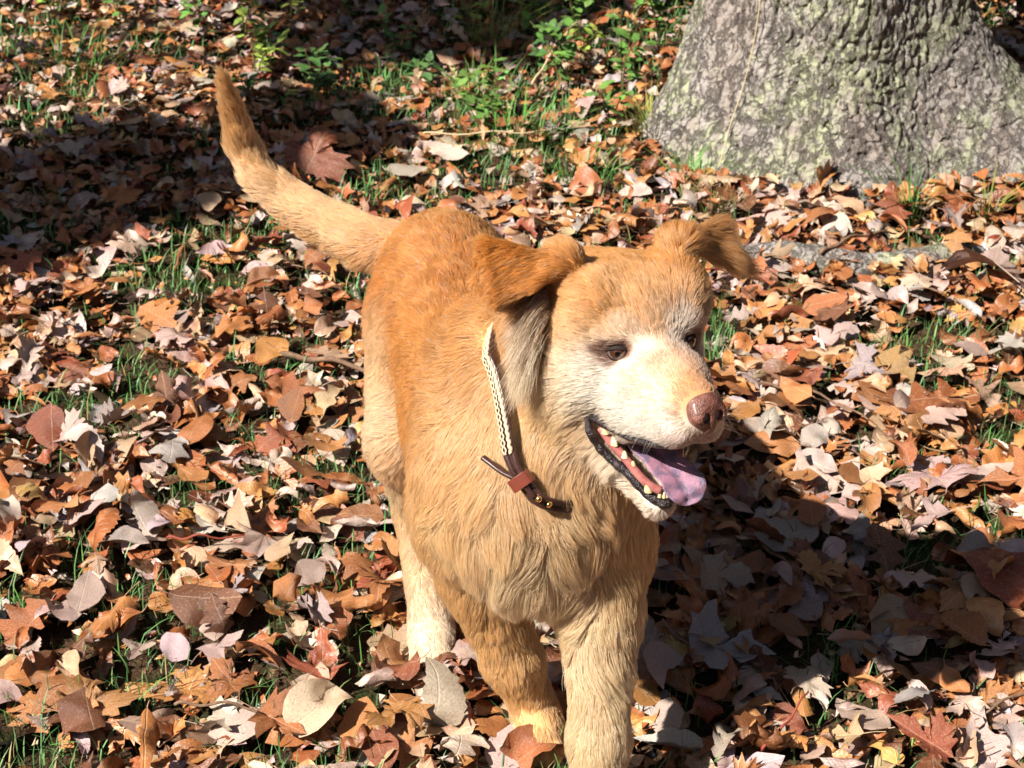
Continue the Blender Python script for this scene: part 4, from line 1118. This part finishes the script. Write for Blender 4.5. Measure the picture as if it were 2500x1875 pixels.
NL = 26000
lx = rgl.uniform(-2.6, 2.6, NL * 3); ly = rgl.uniform(.7, 7.0, NL * 3)
edge = 1.25 + ly * .36
pk = np.where(np.abs(lx) < edge * .95, 1.0, .25) * np.where(ly > 5.2, .35, 1.0) * np.where(ly < 1.3, .5, 1)
pk = pk * (1 - .93 * gap_at(lx, ly)) * np.where((np.abs(ly - 3.05) < .05) & (np.abs(lx - .66) < .36), .45, 1)
tr_ = np.hypot(lx - TX, ly - TY); thh = np.arctan2(ly - TY, lx - TX)
pk = np.where(tr_ < trunk_r(thh, np.zeros_like(tr_) + .03) + .02, 0, pk)
sel = np.nonzero(rgl.random(NL * 3) < pk)[0][:NL]
lx, ly = lx[sel], ly[sel]; NL = len(lx)
lk = rgl.choice(len(KINDS), NL, p=KIND_P); ls = rgl.choice(4, NL, p=STATE_P); lc = rgl.choice(len(CN), NL, p=COL_P)
far_small = np.where(ly > 3.4, .80, np.where(ly > 2.6, .92, 1.0))
lsz = np.array([rgl.uniform(*KIND_SIZE[KINDS[k]]) for k in lk]) * rgl.choice([.55, .75, .9, 1.05], NL, p=[.2, .3, .35, .15]) * far_small
lsz = np.minimum(lsz, .098)
lvar = rgl.integers(0, 1000, NL)
lz = gh(lx, ly) + rgl.random(NL) ** 1.2 * .034
yaw = rgl.uniform(0, 2 * math.pi, NL); tilt = rgl.normal(0, R(15), NL); tilt2 = rgl.normal(0, R(13), NL); flipm = rgl.random(NL) < .38
# paws press the leaves flat
PAWS = [(.100, 1.44), (.034, 1.64), (-.112, 1.82), (.062, 2.01)]
for qx, qy in PAWS:
    m = np.hypot(lx - qx, ly - qy) < .07; lz[m] = gh(lx[m], ly[m]); tilt[m] *= .2; tilt2[m] *= .2; ls[m] = 0
def leaf_mats(i):
    s = lsz[i]
    M = np.zeros((len(i), 3, 3)); 
    cy, sy = np.cos(yaw[i]), np.sin(yaw[i]); ct, st = np.cos(tilt[i]), np.sin(tilt[i]); c2, s2 = np.cos(tilt2[i]), np.sin(tilt2[i])
    Z = np.zeros_like(cy); O = np.ones_like(cy)
    Rz = np.stack([np.stack([cy, -sy, Z], -1), np.stack([sy, cy, Z], -1), np.stack([Z, Z, O], -1)], 1)
    Ry = np.stack([np.stack([ct, Z, st], -1), np.stack([Z, O, Z], -1), np.stack([-st, Z, ct], -1)], 1)
    Rx = np.stack([np.stack([O, Z, Z], -1), np.stack([Z, c2, -s2], -1), np.stack([Z, s2, c2], -1)], 1)
    fl_ = np.where(flipm[i], -1.0, 1.0); Fm = np.stack([np.stack([O, Z, Z], -1), np.stack([Z, fl_, Z], -1), np.stack([Z, Z, fl_], -1)], 1)
    return np.einsum('nij,njk,nkl,nlm->nim', Rz, Ry, Rx, Fm) * s[:, None, None]
X_, Y_, D_ = proj(np.stack([lx, ly, lz], -1))
inview = (np.abs(X_) < .985) & (np.abs(Y_) < .98)
# leaves hidden behind the dog or the trunk do not count among the largest
bx = X_ * 512 + 512; by = 384 - Y_ * 384
behind_dog = ((bx > 362) & (bx < 700) & (by > 205) & (by < 560)) | ((bx > 405) & (bx < 660) & (by >= 560))
score = lsz / D_ * np.where(ls == 2, .6, 1.0) * (1 + 12 * (lz - gh(lx, ly))) * np.where(np.isin(lk, (2,)), .6, 1)
score = np.where(inview & ~behind_dog, score, 0)
order = np.argsort(-score)
picked = []
grid_ = {}
for i in order:                                              # spread them so that each can be seen: none buried under another
    if len(picked) >= 290: break
    key = (int(lx[i] / .055), int(ly[i] / .062))
    if key in grid_: continue
    grid_[key] = 1; picked.append(i)
picked = np.array(picked)
lz[picked] += .016
ispick = np.zeros(NL, dtype=bool); ispick[picked] = True
def leaf_tint(c, n, rgx):
    b = np.array([COLS[CN[k]] for k in c]); return np.clip(.76 * b * (1 + .16 * rgx.standard_normal((n, 1))) * (1 + .05 * rgx.standard_normal((n, 3))), .01, .8)
# the mass of smaller and buried leaves
Vs, Fs, Us, Cs = [], [], [], []; off = 0
for ki, k in enumerate(KINDS):
    for si, st in enumerate(STATES):
        pool = POOL[(k, st)]
        for vi in range(len(pool)):
            i = np.nonzero((lk == ki) & (ls == si) & (lvar % len(pool) == vi) & ~ispick)[0]
            if not len(i): continue
            V0, F0, U0 = pool[vi]
            W = np.einsum('nij,vj->nvi', leaf_mats(i), V0) + np.stack([lx[i], ly[i], lz[i] + .003], -1)[:, None]
            Vs.append(W.reshape(-1, 3)); Fs.append((F0[None] + (np.arange(len(i)) * len(V0))[:, None, None] + off).reshape(-1, 3))
            Us.append(np.tile(U0, (len(i), 1))); Cs.append(np.repeat(leaf_tint(lc[i], len(i), rgl), len(V0), axis=0)); off += len(i) * len(V0)
nC_ = 9000
cx_ = rgl.uniform(-2.2, 2.2, nC_); cy_ = rgl.uniform(1.2, 4.6, nC_)
ok_ = (np.hypot(cx_ - TX, cy_ - TY) > trunk_r(np.arctan2(cy_ - TY, cx_ - TX), np.full(nC_, .02)))
cx_, cy_ = cx_[ok_], cy_[ok_]; nC_ = len(cx_)
for vi in range(6):
    i = np.arange(vi, nC_, 6); V0 = rgl.normal(0, .5, (7, 3)) * [1, .7, .35]; F0 = np.array([(0, 1, 2), (0, 2, 3), (2, 1, 4), (3, 2, 5), (5, 6, 3)])
    ang_ = rgl.uniform(0, 6.28, len(i)); sc_ = rgl.uniform(.006, .020, len(i)); ca, sa = np.cos(ang_) * sc_, np.sin(ang_) * sc_
    W = np.stack([ca[:, None] * V0[:, 0] - sa[:, None] * V0[:, 1], sa[:, None] * V0[:, 0] + ca[:, None] * V0[:, 1], sc_[:, None] * V0[:, 2]], -1) + np.stack([cx_[i], cy_[i], gh(cx_[i], cy_[i]) + rgl.uniform(.002, .036, len(i))], -1)[:, None]
    Vs.append(W.reshape(-1, 3)); Fs.append((F0[None] + (np.arange(len(i)) * 7)[:, None, None] + off).reshape(-1, 3)); Us.append(np.tile([[.3, .3]], (len(i) * 7, 1)))
    Cs.append(np.repeat(leaf_tint(rgl.choice(len(CN), len(i), p=COL_P), len(i), rgl), 7, axis=0)); off += len(i) * 7
LV = np.concatenate(Vs)
# nothing sinks through the soil
floor_ = gh(LV[:, 0], LV[:, 1]) + .001
LV[:, 2] = np.maximum(LV[:, 2], floor_)
litter = mesh_obj('leaf_litter', LV, np.concatenate(Fs), leaf_m.m, smooth=True, uv=np.concatenate(Us), col=np.concatenate(Cs))
tag(litter, 'thick bed of dry brown and grey autumn leaves covering the lawn', 'leaves', kind='stuff')
print('litter leaves', NL, 'tris', sum(len(f) for f in Fs))

# single leaves one can pick out
ADJ = {'oval': 'oval', 'round': 'rounded', 'long': 'long toothed', 'oak': 'oak', 'maple': 'pointed maple', 'lobed': 'three-lobed'}
STW = {'flat': 'flat', 'curled': 'curled', 'rolled': 'rolled-up', 'folded': 'folded'}
from mathutils.bvhtree import BVHTree
BVH = BVHTree.FromPolygons([tuple(v) for v in DOGV], [tuple(q) for q in DOGQ])
def zone(x, y, px, py):
    dark = BVH.ray_cast(Vector((x, y, .04)), -travel)[0] is not None
    if math.hypot(x - .10, y - 1.5) < .16: return "beside the dog's front paws"
    if math.hypot(x + .13, y - 1.74) < .14: return "in front of the dog's hind paw"
    if dark and px > 640:
        return "in the dog's shadow, beside its front leg" if px < 740 else ("in the middle of the dog's shadow" if px < 880 else "at the right end of the dog's shadow")
    if dark: return "in the shade under the dog"
    if math.hypot(x - TX, (y - TY) * .8) < .62 or (y > 3.15 and px > 590): return 'at the foot of the big tree trunk' if px < 800 else 'among the roots right of the trunk'
    if y > 4.1: return 'in the undergrowth behind the lawn' if px > 250 else 'at the far left edge of the lawn'
    if px > 690 and y > 2.5: return 'between exposed root and dog' if px < 850 else 'right of the dog, below the root'
    if px > 690 and y > 2.05: return "just above the dog's shadow" if px < 880 else 'at the right edge, above the shadow'
    if px > 640: return 'in the sunlit strip at the bottom right' if px < 860 else 'in the bottom right corner'
    if px > 350 and y > 2.5: return "above the dog's back"
    if px < 520 and min(math.hypot(x - q[0], y - q[1]) - q[3] for q in SHADES) < .02: return "in the dark band of shade left of the tail" if px < 250 else "in the dark band of shade behind the tail"
    if y > 3.2: return "in the sun left of the tail tip" if px < 240 else "just behind the dog's tail"
    if y > 2.6: return "below the dog's tail" if px > 200 else "at the left edge, level with the tail"
    if y > 2.15: return "left of the dog's flank" if px > 180 else 'at the left edge, halfway down'
    if y > 1.85: return "left of the dog's hind leg" if px > 200 else 'in the lower left, near the edge'
    return "at the bottom, left of the dog's front leg" if px > 200 else 'in the bottom left corner'
meshes = {}
labels = {}
def short(lab):
    for w_ in (' toothed', ' three-lobed', ' pointed', 'large ', 'small ', ' curled', ' flat', ' folded'):
        if len(lab.replace('-', ' ').replace("'", ' ').split()) <= 16: break
        lab = lab.replace(w_, '', 1)
    return lab
made = []
mats_ = leaf_mats(picked)
for n, i in enumerate(picked):
    k, st, cname = KINDS[lk[i]], STATES[ls[i]], CN[lc[i]]
    pool = POOL[(k, st)]; vi = int(lvar[i] % len(pool))
    key = (k, st, vi, cname)
    V0, F0, U0 = pool[vi]
    if key not in meshes:
        tmp = mesh_obj('fallen_leaf', V0, F0, leaf_m.m, uv=U0, col=leaf_tint([lc[i]], 1, rgl)[0]); meshes[key] = tmp.data; o = tmp
    else:
        o = bpy.data.objects.new('fallen_leaf', meshes[key]); COL.objects.link(o)
    M = mats_[n]
    low = (V0 @ M.T)[:, 2].min()
    z = max(lz[i], gh(lx[i], ly[i]) + .004 - low * .85)
    o.matrix_world = Matrix(((M[0, 0], M[0, 1], M[0, 2], lx[i]), (M[1, 0], M[1, 1], M[1, 2], ly[i]), (M[2, 0], M[2, 1], M[2, 2], z), (0, 0, 0, 1)))
    size = 'large ' if lsz[i] > .080 else ('small ' if lsz[i] < .052 else '')
    lab = f"{size}{cname} {STW[st]} {ADJ[k]} leaf {zone(lx[i], ly[i], bx[i], by[i])}"
    labels.setdefault(lab, []).append(o)
NOTED = [   # kind, state, colour, x, y, height, size, yaw, pitch, roll, label
    ('long', 'curled', 'cream', -.105, 1.668, .016, .125, 80, -62, 25, "tall cream curled leaf standing up before the dog's right hind paw"),
    ('maple', 'curled', 'red brown', -.43, 3.50, .030, .150, 65, -28, 10, "large glossy red-brown maple leaf just behind the root of the dog's tail"),
    ('long', 'curled', 'pinkish grey', -.15, 3.55, .045, .125, -25, 5, 25, "long pale toothed leaf lying above the dog's rump"),
    ('round', 'flat', 'pinkish grey', -.235, 3.46, .040, .095, 10, 4, -6, "broad pale grey leaf lying just above the dog's rump"),
    ('maple', 'curled', 'rust brown', .286, 1.600, .030, .120, 200, -12, 10, "orange-brown pointed maple leaf beside the dog's front leg at the bottom edge"),
    ('oval', 'folded', 'pale grey', .205, 1.612, .025, .105, 160, 2, 4, "grey folded leaf half hidden behind the dog's front leg at the bottom"),
    ('lobed', 'flat', 'pale grey', .305, 1.800, .030, .125, 0, 8, 4, "wide pale grey leaf lying level in the dog's shadow beside its leg"),
    ('round', 'flat', 'pale grey', .417, 2.062, .034, .110, 20, 6, 4, "pale blue-grey leaf at the upper part of the dog's shadow"),
    ('round', 'curled', 'red brown', .700, 1.944, .030, .170, 150, -6, 14, 'very large red-brown leaf cut by the right edge, half in shadow'),
    ('oak', 'flat', 'rust brown', .722, 2.468, .030, .185, 10, 2, 6, 'large dark rust oak leaf at the right, level with the tongue'),
    ('maple', 'flat', 'pinkish grey', .673, 2.238, .030, .130, 100, 8, -6, "pale pinkish broad leaf to the right above the dog's shadow"),
    ('maple', 'curled', 'pinkish grey', .943, 2.938, .040, .165, 70, 10, 10, 'large pale pink maple leaf at the right below the exposed root'),
    ('oval', 'curled', 'cream', -.244, 1.639, .045, .105, 30, -14, 12, "pale curled oval leaf resting on top of the leaves left of the front paws"),
    ('maple', 'curled', 'orange brown', -.531, 1.656, .030, .105, 10, -6, 6, 'wide orange-brown maple leaf in the lower left'),
    ('oval', 'curled', 'dark brown', -.433, 1.881, .035, .115, 5, 4, 20, "dark brown long curled leaf left of the dog's hind paw"),
    ('oval', 'folded', 'red brown', -.045, 1.640, .025, .080, 120, -20, 12, "red-brown folded leaf tucked against the dog's raised right front paw"),
    ('round', 'curled', 'rust brown', .035, 1.585, .022, .085, 20, -18, 5, "rust brown leaf covering the toes of the dog's right front paw"),
    ('oval', 'flat', 'pinkish grey', .000, 1.600, .030, .085, 60, -22, 0, "pinkish leaf lying against the toes of the dog's right front paw"),
    ('round', 'curled', 'rust brown', -.085, 1.745, .020, .095, 200, -25, 8, "rust brown curled leaf covering the toes of the dog's right hind paw"),
    ('oval', 'curled', 'orange brown', -.165, 1.76, .022, .095, 130, -25, 8, "orange-brown curled leaf left of the dog's right hind paw"),
    ('round', 'folded', 'orange brown', .075, 1.665, .030, .085, 250, -25, 8, "orange-brown leaf standing between the dog's two front legs"),
]
for k, st, cname, x_, y_, h_, sz, a1, a2, a3, lab in NOTED:
    V0, F0, U0 = POOL[(k, st)][int(rgl.integers(len(POOL[(k, st)])))]
    o = mesh_obj('fallen_leaf', V0, F0, leaf_m.m, uv=U0, col=leaf_tint([CN.index(cname)], 1, rgl)[0])
    from mathutils import Euler
    M = Euler((R(a3), R(a2), R(a1))).to_matrix() * sz
    low = min((M @ Vector(v.tolist())).z for v in V0)
    gz_ = float(gh(np.array([x_]), np.array([y_]))[0])
    o.matrix_world = Matrix.Translation((x_, y_, gz_ + h_ + max(0, -low - .02))) @ M.to_4x4()
    tag(o, lab, 'leaf', 'fallen leaves on the lawn')
ORD = {2: ('left of two', 'right of two'), 3: ('leftmost of three', 'middle of three', 'rightmost of three')}
def sx_of(o): return o.matrix_world.translation.x / (o.matrix_world.translation.y * math.cos(PITCH) + 1.5 * math.sin(PITCH))
for lab, os_ in labels.items():
    if len(os_) in ORD:
        for w_, o in zip(ORD[len(os_)], sorted(os_, key=sx_of)): tag(o, short(f'{lab}, {w_}'), 'leaf', 'fallen leaves on the lawn')
    else:
        for o in os_: tag(o, short(lab), 'leaf', 'fallen leaves on the lawn' if len(os_) == 1 else lab)

# ------------------------------------------------------------------ grass
grass_m = NT('grass', .5, .4)
ga = grass_m.node('ShaderNodeAttribute', attribute_name='tint'); grass_m.base(ga.outputs['Color'])
def blades(name, x, y, h, w, rgx, lean=.5, cols=None, z=None, parent=None, spread_dir=None, thick_dry=.06):
    n = len(x); z = gh(x, y) if z is None else z
    a = rgx.uniform(0, 2 * math.pi, n) if spread_dir is None else spread_dir
    l = np.abs(rgx.normal(lean, .3, n)).clip(.05, 1.6)
    d = np.stack([np.cos(a), np.sin(a), np.zeros(n)], -1); s = np.stack([-np.sin(a), np.cos(a), np.zeros(n)], -1)
    # turn the flat side a little at random
    base = np.stack([x, y, z], -1)
    rows = []
    for t, wt in ((0, 1), (.4, .9), (.75, .6), (1, 0)):
        c = base + d * (h * l * t * t)[:, None] + np.array([0, 0, 1.0]) * (h * (t - .35 * l.clip(0, 1.2) * t * t))[:, None]
        if wt: rows += [c - s * (w * wt / 2)[:, None], c + s * (w * wt / 2)[:, None]]
        else: rows += [c]
    V = np.stack(rows, 1).reshape(-1, 3)
    F0 = np.array([(0, 1, 3), (0, 3, 2), (2, 3, 5), (2, 5, 4), (4, 5, 6)])
    F = (F0[None] + (np.arange(n) * 7)[:, None, None]).reshape(-1, 3)
    if cols is None:
        g = np.array([.090, .185, .055]) * rgx.uniform(.5, 1.7, (n, 1)); g = g * (1 + rgx.normal(0, .12, (n, 3)))
        dry = rgx.random(n) < thick_dry; g[dry] = np.array([.34, .26, .11]) * rgx.uniform(.6, 1.2, (dry.sum(), 1))
        cols = np.clip(g, .005, .7)
    return mesh_obj(name, V, F, grass_m.m, parent, col=np.repeat(cols, 7, axis=0))
rgg = np.random.default_rng(11)
NG = 330000
x = rgg.uniform(-2.4, 2.4, NG); y = rgg.uniform(1.0, 5.6, NG)
g = gap_at(x, y)
pk = (.085 + .915 * g) * np.where(np.abs(x) < .62 + .34 * y, 1, .25) * np.clip(2.2 / y, .3, 1)
tr_ = np.hypot(x - TX, y - TY); pk = np.where(tr_ < trunk_r(np.arctan2(y - TY, x - TX), np.full(NG, .02)), 0, pk)
k_ = rgg.random(NG) < pk * .7; x, y, g = x[k_], y[k_], g[k_]
h = rgg.gamma(5, .0075, len(x)).clip(.014, .085) * (.65 + .5 * g); w = rgg.uniform(.0012, .0028, len(x)) * np.clip(y / 2.2, 1, 1.6)
gr = blades('grass', x, y, h, w, rgg); tag(gr, 'short green grass growing up between the fallen leaves', 'grass', kind='stuff')
print('blades', len(x))
# tufts at the trunk and in the undergrowth
TUFTS = [(.40, 3.42, 70, .10, .05, 'green', 'green grass tuft left of the trunk base'), (.33, 3.72, 80, .13, .06, 'yellow', 'yellowing grass tuft bowing beside the left edge of the trunk'), (.86, 3.27, 26, .22, .03, 'green', 'sparse tall grass tuft in front of the trunk'),
         (1.02, 3.26, 22, .17, .03, 'yellow', 'sparse yellow grass tuft in front of the trunk'), (1.30, 3.30, 34, .19, .05, 'green', 'wispy green grass tuft on the right root'), (.44, 3.30, 110, .08, .06, 'dry', 'dry brown grass tuft left of the trunk base'),
         (.00, 3.70, 120, .12, .10, 'green', "tall green grass tuft behind the dog's tail"), (-.10, 3.95, 90, .13, .09, 'green', 'dark green grass tuft in the shade behind the tail'), (.16, 3.50, 70, .09, .08, 'green', 'low green grass tuft above the rump of the dog'),
         (-1.15, 4.15, 80, .14, .09, 'green', 'grass tuft in the sunlit far left of the lawn'), (-.05, 4.35, 70, .18, .07, 'yellow', 'bright yellow-green grass tuft in the undergrowth'), (1.5, 3.75, 50, .2, .08, 'green', 'grass tuft behind the right root')]
for tx, ty, n, hh_, sp, kind, lab in TUFTS:
    xx = tx + rgg.normal(0, sp * .5, n); yy = ty + rgg.normal(0, sp * .5, n)
    ang = np.arctan2(yy - ty, xx - tx) + rgg.normal(0, .5, n)
    base = {'green': (.11, .25, .05), 'yellow': (.20, .22, .045), 'dry': (.30, .21, .10)}[kind]
    cc = np.clip(np.array(base) * rgg.uniform(.55, 1.5, (n, 1)) * (1 + rgg.normal(0, .1, (n, 3))), .01, .6)
    o = blades('grass_tuft', xx, yy, hh_ * rgg.uniform(.45, 1.15, n), rgg.uniform(.002, .0042, n), rgg, .6, cc, spread_dir=ang)
    tag(o, lab, 'grass', 'grass tufts around the tree and undergrowth')

# ------------------------------------------------------------------ low green plants in the undergrowth
plant_m = NT('green_leaf', .5, .4)
pa = plant_m.node('ShaderNodeAttribute', attribute_name='tint')
plant_m.base(plant_m.mix(plant_m.ramp(plant_m.noise(plant_m.coord(), 60, 4), [(.35, 0.0), (.7, .5)]), pa.outputs['Color'], (.10, .13, .02)))
stem_m = NT('plant_stem', .7, .2); stem_m.base((.12, .10, .04))
def seedling(px, py, hgt, nleaf, ls_, colr, label, rgx, group):
    root = empty('seedling', (px, py, float(gh(np.array([px]), np.array([py]))[0]))); tag(root, label, 'plant', group)
    sv, sf, lv, lf, lcx = [], [], [], [], []; so = lo = 0
    for b in range(max(1, nleaf // 9)):
        az = rgx.uniform(0, 6.28); ln = rgx.uniform(.15, .6)
        pts = [np.array([0, 0, 0]), np.array([math.cos(az) * ln * hgt * .35, math.sin(az) * ln * hgt * .35, hgt * .55]), np.array([math.cos(az) * ln * hgt, math.sin(az) * ln * hgt, hgt * rgx.uniform(.8, 1.1)])]
        path = catmull(pts, 5, False); V, F = tube(path, np.linspace(.0022, .001, len(path)), 5)
        sv.append(V); sf += [tuple(np.array(f) + so) for f in F]; so += len(V)
        for j in range(9):
            t = .25 + .75 * (j + rgx.random()) / 9; c = path[min(len(path) - 1, int(t * (len(path) - 1)))]
            V0, F0, U0 = POOL[('oval', 'flat')][int(rgx.integers(4))]
            V0 = V0 * np.array([1, .85, 1]); a = rgx.uniform(0, 6.28); el = rgx.uniform(-.5, .6); s = ls_ * rgx.uniform(.6, 1.2)
            V1 = (V0 + [.62, 0, 0]) * s
            V1 = V1 @ np.array([[math.cos(el), 0, math.sin(el)], [0, 1, 0], [-math.sin(el), 0, math.cos(el)]])
            V1 = V1 @ np.array([[math.cos(a), math.sin(a), 0], [-math.sin(a), math.cos(a), 0], [0, 0, 1]]) + c
            lv.append(V1); lf.append(F0 + lo); lo += len(V1); lcx.append(np.tile(np.array(colr) * rgx.uniform(.6, 1.5) * (1 + rgx.normal(0, .08, 3)), (len(V1), 1)))
    mesh_obj('stem', np.concatenate(sv), sf, stem_m.m, root)
    mesh_obj('foliage', np.concatenate(lv), np.concatenate(lf), plant_m.m, root, col=np.clip(np.concatenate(lcx), .01, .6))
G1, G2, G3 = (.11, .24, .05), (.26, .34, .06), (.06, .14, .045)
PL = [(.28, 4.05, .20, 27, .045, G1, 'leafy green seedling just left of the trunk'), (.40, 4.30, .26, 36, .050, G1, 'tall green seedling against the left edge of the trunk'), (.36, 4.62, .26, 27, .045, G2, 'bright yellow-green seedling by the top of the picture left of the trunk'),
      (.18, 4.42, .20, 27, .04, G1, 'mid-green seedling in the sunny patch left of the trunk'), (.12, 4.10, .14, 27, .04, G1, 'low seedling over red leaves left of the trunk'), (.02, 4.50, .18, 18, .04, G2, 'pale seedling in the middle of the undergrowth'),
      (-.12, 4.62, .22, 18, .045, G3, 'dark seedling in the shade at the top middle'), (-.30, 4.30, .13, 18, .04, G1, 'small seedling with lit leaves in the shade behind the tail'), (-.42, 4.62, .20, 18, .04, G3, 'dark seedling at the top, left of the middle'),
      (-.66, 3.96, .10, 18, .035, G1, 'creeping round-leaved plant right of the tail tip'), (-.50, 4.10, .12, 18, .035, G3, 'shaded plant right of the tail tip'), (-.62, 4.55, .24, 18, .045, G2, 'yellowish seedling at the top above the tail'),
      (-.85, 4.45, .16, 18, .04, G1, 'green seedling at the top left, in sun'), (-1.30, 4.60, .16, 18, .04, G2, 'sunlit yellow-green seedling in the far left corner'), (-1.1, 4.55, .12, 18, .035, G1, 'small green seedling near the far left corner'),
      (.24, 3.78, .12, 18, .04, G1, 'low green seedling in front of the undergrowth'), (1.62, 4.02, .26, 18, .055, G3, 'dark green vine in the shade right of the trunk'), (1.42, 3.82, .20, 9, .05, G1, 'thin green shoot above the right root'), (1.70, 4.5, .3, 27, .06, G3, 'dark bush in the shade right of the trunk'), (1.35, 4.75, .3, 27, .06, G3, 'dark bush close behind the trunk')]
for k in range(26):
    sx_ = rgg.uniform(-.95, .50); sy_ = rgg.uniform(4.0, 5.2) if k % 3 else rgg.uniform(3.75, 4.2)
    PL.append((sx_, sy_, rgg.uniform(.08, .2), 18, rgg.uniform(.03, .045), (G1, G1, G3, G2)[k % 4], None))
def plant_label(q):
    b = proj(np.array([[q[0], q[1], .06]])); bx_ = b[0][0] * 512 + 512
    tone = {G1: 'green', G2: 'yellow-green', G3: 'dark green'}[q[5]]; hh = 'low' if q[2] < .11 else ('tall' if q[2] > .165 else 'upright'); hh += ' small-leaved' if q[4] < .036 else (' broad-leaved' if q[4] > .041 else '')
    pl = "between the tail and the top edge" if bx_ < 330 else ("at the top of the picture above the dog's back" if bx_ < 480 else ("in the sunny patch above the dog's head" if bx_ < 600 else 'close to the left edge of the trunk'))
    return f'{hh} {tone} seedling {pl}'
_pl = {}
PL = [q if q[6] else q[:6] + (plant_label(q),) for q in PL]
for lab in {q[6] for q in PL}:
    same = sorted([i for i, q in enumerate(PL) if q[6] == lab], key=lambda i: PL[i][0] / PL[i][1])
    if len(same) in ORD:
        for w_, i in zip(ORD[len(same)], same): PL[i] = PL[i][:6] + (f'{lab}, {w_}',)
for q in PL: seedling(*q[:7], rgg, 'green seedlings in the undergrowth')

shrub = empty('shade_shrub', (1.45, 4.75, 0)); tag(shrub, 'near-black shrub added to stand in for deep shade behind the right side of the trunk', 'shrub')
V, F = leaf_cloud([(0, 0, .25, .32, 900), (.3, .1, .4, .35, 900), (.15, -.22, .16, .22, 500), (-.3, .25, .3, .3, 600)], rgg, .030)
so = mesh_obj('foliage', V, F, plant_m.m, shrub, smooth=False, col=np.tile([[.016, .035, .012]], (len(V), 1))); tag(so, kind='stuff')  # foliage coloured near black to stand in for deep shade
for q in ((0, 0), (.3, .1), (.15, -.2)):
    V, F = tube([(q[0] * .5, q[1] * .5, -.03), (q[0] * .8, q[1] * .8, .2), (q[0], q[1], .4)], [.012, .009, .004], 7); mesh_obj('stem', V, F, stem_m.m, shrub)

# ------------------------------------------------------------------ twigs and stalks
twig_m = NT('twig_bark', .8, .2); twig_m.base(twig_m.ramp(twig_m.noise(twig_m.coord(), 90, 4), [(.3, (.10, .055, .035)), (.7, (.26, .16, .10))]))
stalk_m = NT('dry_stalk', .6, .3); stalk_m.base((.55, .44, .26))
red_m = NT('red_stalk', .6, .3); red_m.base((.25, .05, .03))
def g0(x, y, d=0): return (x, y, float(gh(np.array([x]), np.array([y]))[0]) + d)
TW = [([g0(-.42, 2.62, .035), g0(-.30, 2.57, .045), g0(-.14, 2.50, .03)], .006, twig_m, 'thick grey twig lying below the tail'), ([g0(-.44, 1.66, .05), g0(-.36, 1.65, .055), g0(-.26, 1.63, .04)], .0025, twig_m, 'thin dark twig among leaves at the bottom left'),
      ([g0(.32, 1.60, .035), g0(.35, 1.62, .06), g0(.385, 1.66, .085)], .0025, red_m, "orange-red stalk poking up right of the dog's front leg"), ([g0(.43, 2.50, .04), g0(.53, 2.45, .05), g0(.62, 2.38, .03)], .003, twig_m, 'dark twig between leaves right of the muzzle'),
      ([g0(.16, 2.95, .04), g0(.30, 2.93, .05), g0(.44, 2.97, .03)], .003, red_m, 'long reddish twig above the head of the dog'), ([g0(-.52, 2.04, .04), g0(-.46, 2.03, .05), g0(-.38, 2.05, .03)], .0022, red_m, "thin red twig left of the dog's hind leg"),
      ([g0(.05, 4.02, .03), g0(.11, 4.10, .10), g0(.17, 4.18, .15)], .003, stalk_m, 'straw-coloured stalk slanting up in the undergrowth'), ([g0(-.22, 3.70, .03), g0(-.02, 3.66, .05), g0(.12, 3.68, .04)], .002, stalk_m, 'pale straw lying in the grass behind the dog'),
      ([g0(.62, 3.02, .04), g0(.70, 3.08, .05), g0(.80, 3.15, .03)], .004, twig_m, 'dark twig beside the exposed root'), ([g0(.78, 1.72, .05), g0(.70, 1.70, .045), g0(.62, 1.66, .04)], .003, twig_m, 'short twig in the bottom right leaves')]
for pts, r, m_, lab in TW:
    path = catmull(pts, 8, False); path[:, 2] += .004 * np.sin(np.arange(len(path)) * 1.1); V, F = tube(path, np.linspace(r, r * .5, len(path)), 8)
    tag(mesh_obj('twig', V, F, m_.m), lab, 'twig', 'twigs and stalks on the ground')
# dry grass stalk leaning up the trunk
pts = []
for xx, zz in ((.475, .02), (.500, .10), (.530, .20), (.550, .32), (.556, .46), (.550, .62)):
    th = -math.acos(max(-1, min(1, (xx - TX) / float(trunk_r(R(-125), zz))))) 
    rr_ = float(trunk_r(th, zz)) + .012
    pts.append((TX + rr_ * math.cos(th), TY + rr_ * math.sin(th), zz))
V, F = tube(catmull(pts, 8, False), .0013, 7)
tag(mesh_obj('dry_stalk', V, F, stalk_m.m), 'long pale dry grass stalk leaning against the trunk', 'stalk')

# ------------------------------------------------------------------ unseen woods added round the lawn to block sky light, open toward the sun
wood_m = NT('dark_foliage', .6, .3); wood_m.base(wood_m.ramp(wood_m.noise(wood_m.coord(), .9, 5), [(.35, (.025, .045, .012)), (.55, (.07, .07, .02)), (.7, (.16, .07, .02))]))
rgw = np.random.default_rng(77)
bl = []
sun_a = math.atan2(-travel.y, -travel.x)
for k in range(170):
    a = rgw.uniform(-math.pi, math.pi); rr_ = rgw.uniform(8, 15); z_ = rgw.uniform(.6, 1) * rr_ * rgw.choice([.12, .3, .5, .7])
    if abs((a - sun_a + math.pi) % (2 * math.pi) - math.pi) < R(24) and z_ > .35 * rr_: continue
    if abs((a - sun_a + math.pi) % (2 * math.pi) - math.pi) < R(40) and z_ > .6 * rr_: continue
    bl.append((rr_ * math.cos(a), 2 + rr_ * math.sin(a), z_, rgw.uniform(1.4, 2.4), 420))
V, F = leaf_cloud(bl, rgw, .24)
tag(mesh_obj('sky_block_woods', V, F, wood_m.m, smooth=False), 'unseen dark woods added round the lawn to block sky light', 'woods', kind='stuff')
